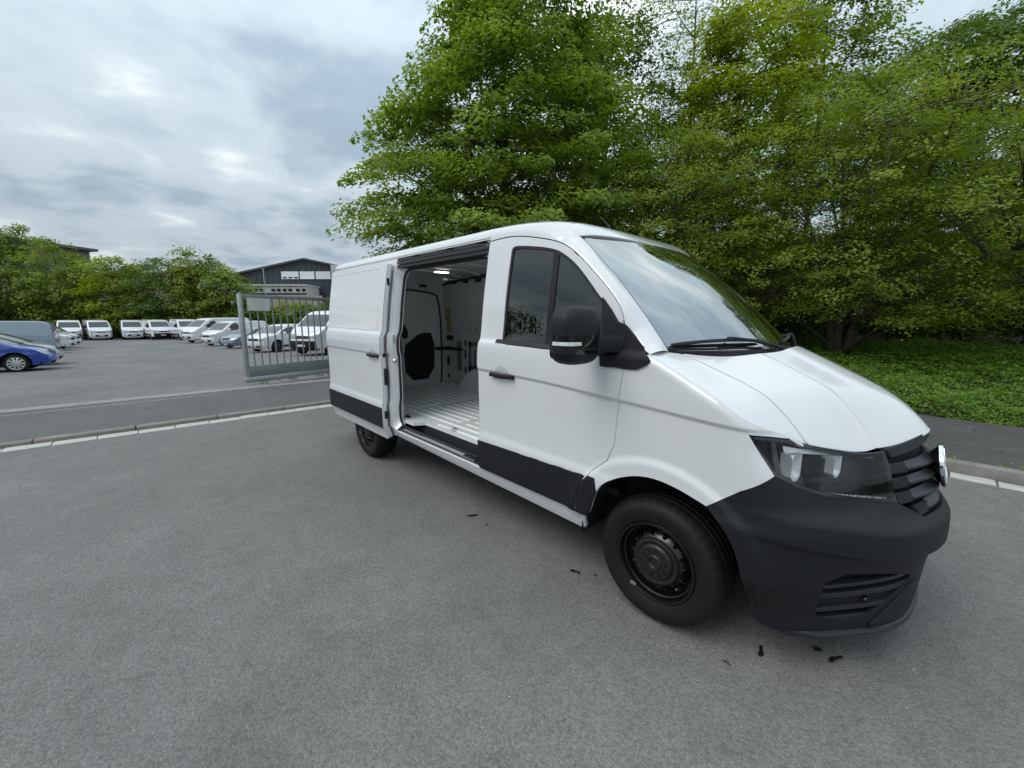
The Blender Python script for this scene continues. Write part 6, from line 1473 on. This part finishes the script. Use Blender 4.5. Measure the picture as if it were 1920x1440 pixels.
# ---------------------------------------------------------------- trees behind the yard
far = [(-15,56,448,4.4,'hedge'),(35,57,444,4.2,'hedge'),(85,58,440,4.4,'hedge'),(132,56,458,3.8,'hedge'),(178,57,498,3.4,'olive'),(232,55,487,3.4,'maple'),(285,57,500,3.6,'hedge'),(335,56,490,3.6,'dark'),(372,55,474,2.6,'birch'),(408,56,490,3.0,'hedge'),(440,55,508,2.6,'hedge')]
words = ['at the open end of the hedge', 'in front of the tall grey block', 'tallest beside the tall grey block', 'just right of the tall grey block', 'with brownish foliage', 'most yellow in the hedge', 'between the yellow one and the dark one', 'darkest in the hedge', 'with a thin airy pale top', 'between the airy one and the hall', 'last one before the gabled hall']
for (px, dp, py, r_, kd), wd in zip(far, words):
    p_ = dirpos(px, dp); H = (1.63+(598.8-py)/CAM_F*dp+0.8)*1.04
    make_tree('hedge_tree', (p_[0], p_[1], -0.85), H, 0.3, r_, RND if kd != 'birch' else COLM, kd, 150 if kd != 'birch' else 90, 62, 0.34, 'green hedge tree behind the far vans, '+wd, 'hedge trees behind the yard', 0.14, csize=1.5, flat=0.6, limbs=8, shellb=2.8)
for i, (px, dp, h) in enumerate(((470, 58, 5.2), (505, 57, 4.6), (545, 58, 5.4), (585, 57, 5.0), (622, 58, 5.6))):
    p_ = dirpos(px, dp); make_tree('hedge_shrub', (p_[0], p_[1], -1.0), h, 0.2, 2.4, RND, ('hedge', 'olive', 'maple', 'hedge', 'dark')[i], 90, 60, 0.30, 'low hedge shrub in front of the cream annex', 'shrubs before the annex', 0.08, stems=3, limbs=6, csize=1.2, flat=0.7, cat='shrub')
# low growth that joins the hedge into one mass
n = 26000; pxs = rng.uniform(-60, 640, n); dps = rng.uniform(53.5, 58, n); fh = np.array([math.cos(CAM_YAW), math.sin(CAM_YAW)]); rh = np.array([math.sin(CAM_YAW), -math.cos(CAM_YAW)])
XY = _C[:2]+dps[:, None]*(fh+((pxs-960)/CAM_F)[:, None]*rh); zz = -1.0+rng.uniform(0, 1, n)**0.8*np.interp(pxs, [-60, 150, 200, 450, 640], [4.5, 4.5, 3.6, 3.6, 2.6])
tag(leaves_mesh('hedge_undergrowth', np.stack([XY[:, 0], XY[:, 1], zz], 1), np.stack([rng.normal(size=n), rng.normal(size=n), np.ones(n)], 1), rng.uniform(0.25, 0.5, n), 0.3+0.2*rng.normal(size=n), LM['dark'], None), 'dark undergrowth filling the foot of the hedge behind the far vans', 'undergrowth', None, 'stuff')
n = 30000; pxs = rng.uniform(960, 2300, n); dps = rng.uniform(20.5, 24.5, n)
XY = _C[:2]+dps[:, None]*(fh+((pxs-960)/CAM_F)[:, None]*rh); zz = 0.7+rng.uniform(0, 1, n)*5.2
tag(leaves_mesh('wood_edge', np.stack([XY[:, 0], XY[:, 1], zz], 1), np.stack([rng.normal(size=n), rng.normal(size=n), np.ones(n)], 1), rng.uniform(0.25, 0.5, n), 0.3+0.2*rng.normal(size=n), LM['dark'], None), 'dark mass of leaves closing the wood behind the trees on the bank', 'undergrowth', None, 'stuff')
# ---------------------------------------------------------------- across the road, behind the viewer (seen only as reflections)
for i, (x, y, h, r_) in enumerate(((-19.5, -14.5, 3.6, 1.8), (-15.8, -14.2, 5.4, 2.2))):
    make_tree('roadside_shrub', (x, y, 0.05), h, 0.2, r_, RND, 'dark', 90, 60, 0.22, 'bushy dark shrub at the side of the yard facing the open van door', 'shrubs facing the van', 0.07, stems=3, limbs=8, csize=0.9, flat=0.8, cat='shrub')
DEPOT = tag(empty('depot', (-1.0, -26.0, 0.0)), 'low flat roofed depot across the road from the van', 'building')
q = MB(); q.box((-16, -10, 0), (22, 0, 5.2)); q.build('wall', BEIGE, DEPOT, False); q = MB(); q.box((-16.4, -10.4, 5.2), (22.4, 0.4, 5.6)); q.build('roof', ANTH, DEPOT, False)
for k in range(9): q = MB(); q.box((-14+4*k, 0.005, 1.4), (-12+4*k, 0.06, 3.6)); q.build('window', VGLASS, DEPOT, False)
# ---------------------------------------------------------------- small things on the ground
MUD = mat('wet_mud', (0.012, 0.012, 0.012), 0.35, var=0.3, vscale=60)
for k, (px, py, sx, sy) in enumerate(((1077,1072,0.030,0.020),(1116,1079,0.012,0.010),(885,967,0.040,0.022),(913,984,0.014,0.010),(1427,1222,0.034,0.014),(1533,1217,0.030,0.013),(1566,1236,0.040,0.015),(1363,1243,0.018,0.008))):
    g_ = ground(px, py, 0.0); q = MB(); N = 22; vs = []; an = rng.uniform(0, 3); ph = rng.uniform(0, 6, 3); ra = 1+0.28*np.sin(2*np.arange(N)*2*math.pi/N+ph[0])+0.2*np.sin(3*np.arange(N)*2*math.pi/N+ph[1])+0.14*np.sin(7*np.arange(N)*2*math.pi/N+ph[2])
    for lvl, (f, h) in enumerate(((1.0, 0.0015), (0.75, 0.005), (0.3, 0.007))):
        for i in range(N):
            a = 2*math.pi*i/N; r_ = max(0.35, ra[i])*f; u, v = sx*r_*math.cos(a), sy*r_*math.sin(a); vs.append((g_[0]+u*math.cos(an)-v*math.sin(an), g_[1]+u*math.sin(an)+v*math.cos(an), h))
    q.add(vs, [(l*N+i, l*N+(i+1) % N, (l+1)*N+(i+1) % N, (l+1)*N+i) for l in (0, 1) for i in range(N)]+[tuple(2*N+i for i in range(N))]); o = q.build('mud_clump', MUD)
    tag(o, 'small dark wet clump of mud lying on the asphalt near the van wheels', 'mud', 'mud clumps on the road')
# weeds and dead leaves along the bank kerb and the gate track
n = 1500; x = rng.uniform(-6.5, 7, n); side = rng.uniform(size=n) < 0.5
y = np.where(side, 3.42+rng.normal(size=n)*0.03+0.17, 6.28+rng.normal(size=n)*0.10); keep = (np.sin(x*5.3)+np.sin(x*11.1+2) > 0.35); x, y = x[keep], y[keep]; n = len(x)
tag(leaves_mesh('kerb_weeds', np.stack([x, y, 0.115+rng.uniform(0, 1, n)**2*0.05], 1), np.stack([rng.normal(size=n), rng.normal(size=n), np.ones(n)*0.6], 1), rng.uniform(0.02, 0.06, n), 0.75+0.2*rng.normal(size=n), LM['maple'], None, wide=0.35), 'tufts of yellowish weeds along the pavement beside the bank', 'weeds', None, 'stuff')
DEADL = leaf_mat('dead_leaf', (0.10, 0.075, 0.04), (0.18, 0.14, 0.08), (0.28, 0.24, 0.16), 0.1)
n = 260; x = rng.uniform(-3, 6, n); y = 3.6+rng.uniform(0, 1, n)**0.6*2.8
tag(leaves_mesh('fallen_leaves', np.stack([x, y, np.full(n, 0.108)], 1), np.stack([rng.normal(size=n)*0.15, rng.normal(size=n)*0.15, np.ones(n)], 1), rng.uniform(0.02, 0.05, n), rng.uniform(0, 1, n), DEADL, None), 'dry fallen leaves scattered on the pavement beside the bank', 'leaves', None, 'stuff')
n = 700; t_ = rng.uniform(0.1, 5.5, n); keep = np.sin(t_*7)+np.sin(t_*17+1) > 0.2; t_ = t_[keep]; n = len(t_)
tag(leaves_mesh('gate_weeds', np.stack([ga[0]+gdir[0]*t_+0.14+rng.normal(size=n)*0.03, ga[1]+gdir[1]*t_, 0.045+rng.uniform(0, 1, n)**2*0.07], 1), np.stack([rng.normal(size=n), rng.normal(size=n), np.ones(n)*0.6], 1), rng.uniform(0.03, 0.07, n), 0.5+0.2*rng.normal(size=n), LM['hedge'], None, wide=0.35), 'thin weeds growing under the bottom rail of the gate', 'weeds', None, 'stuff')
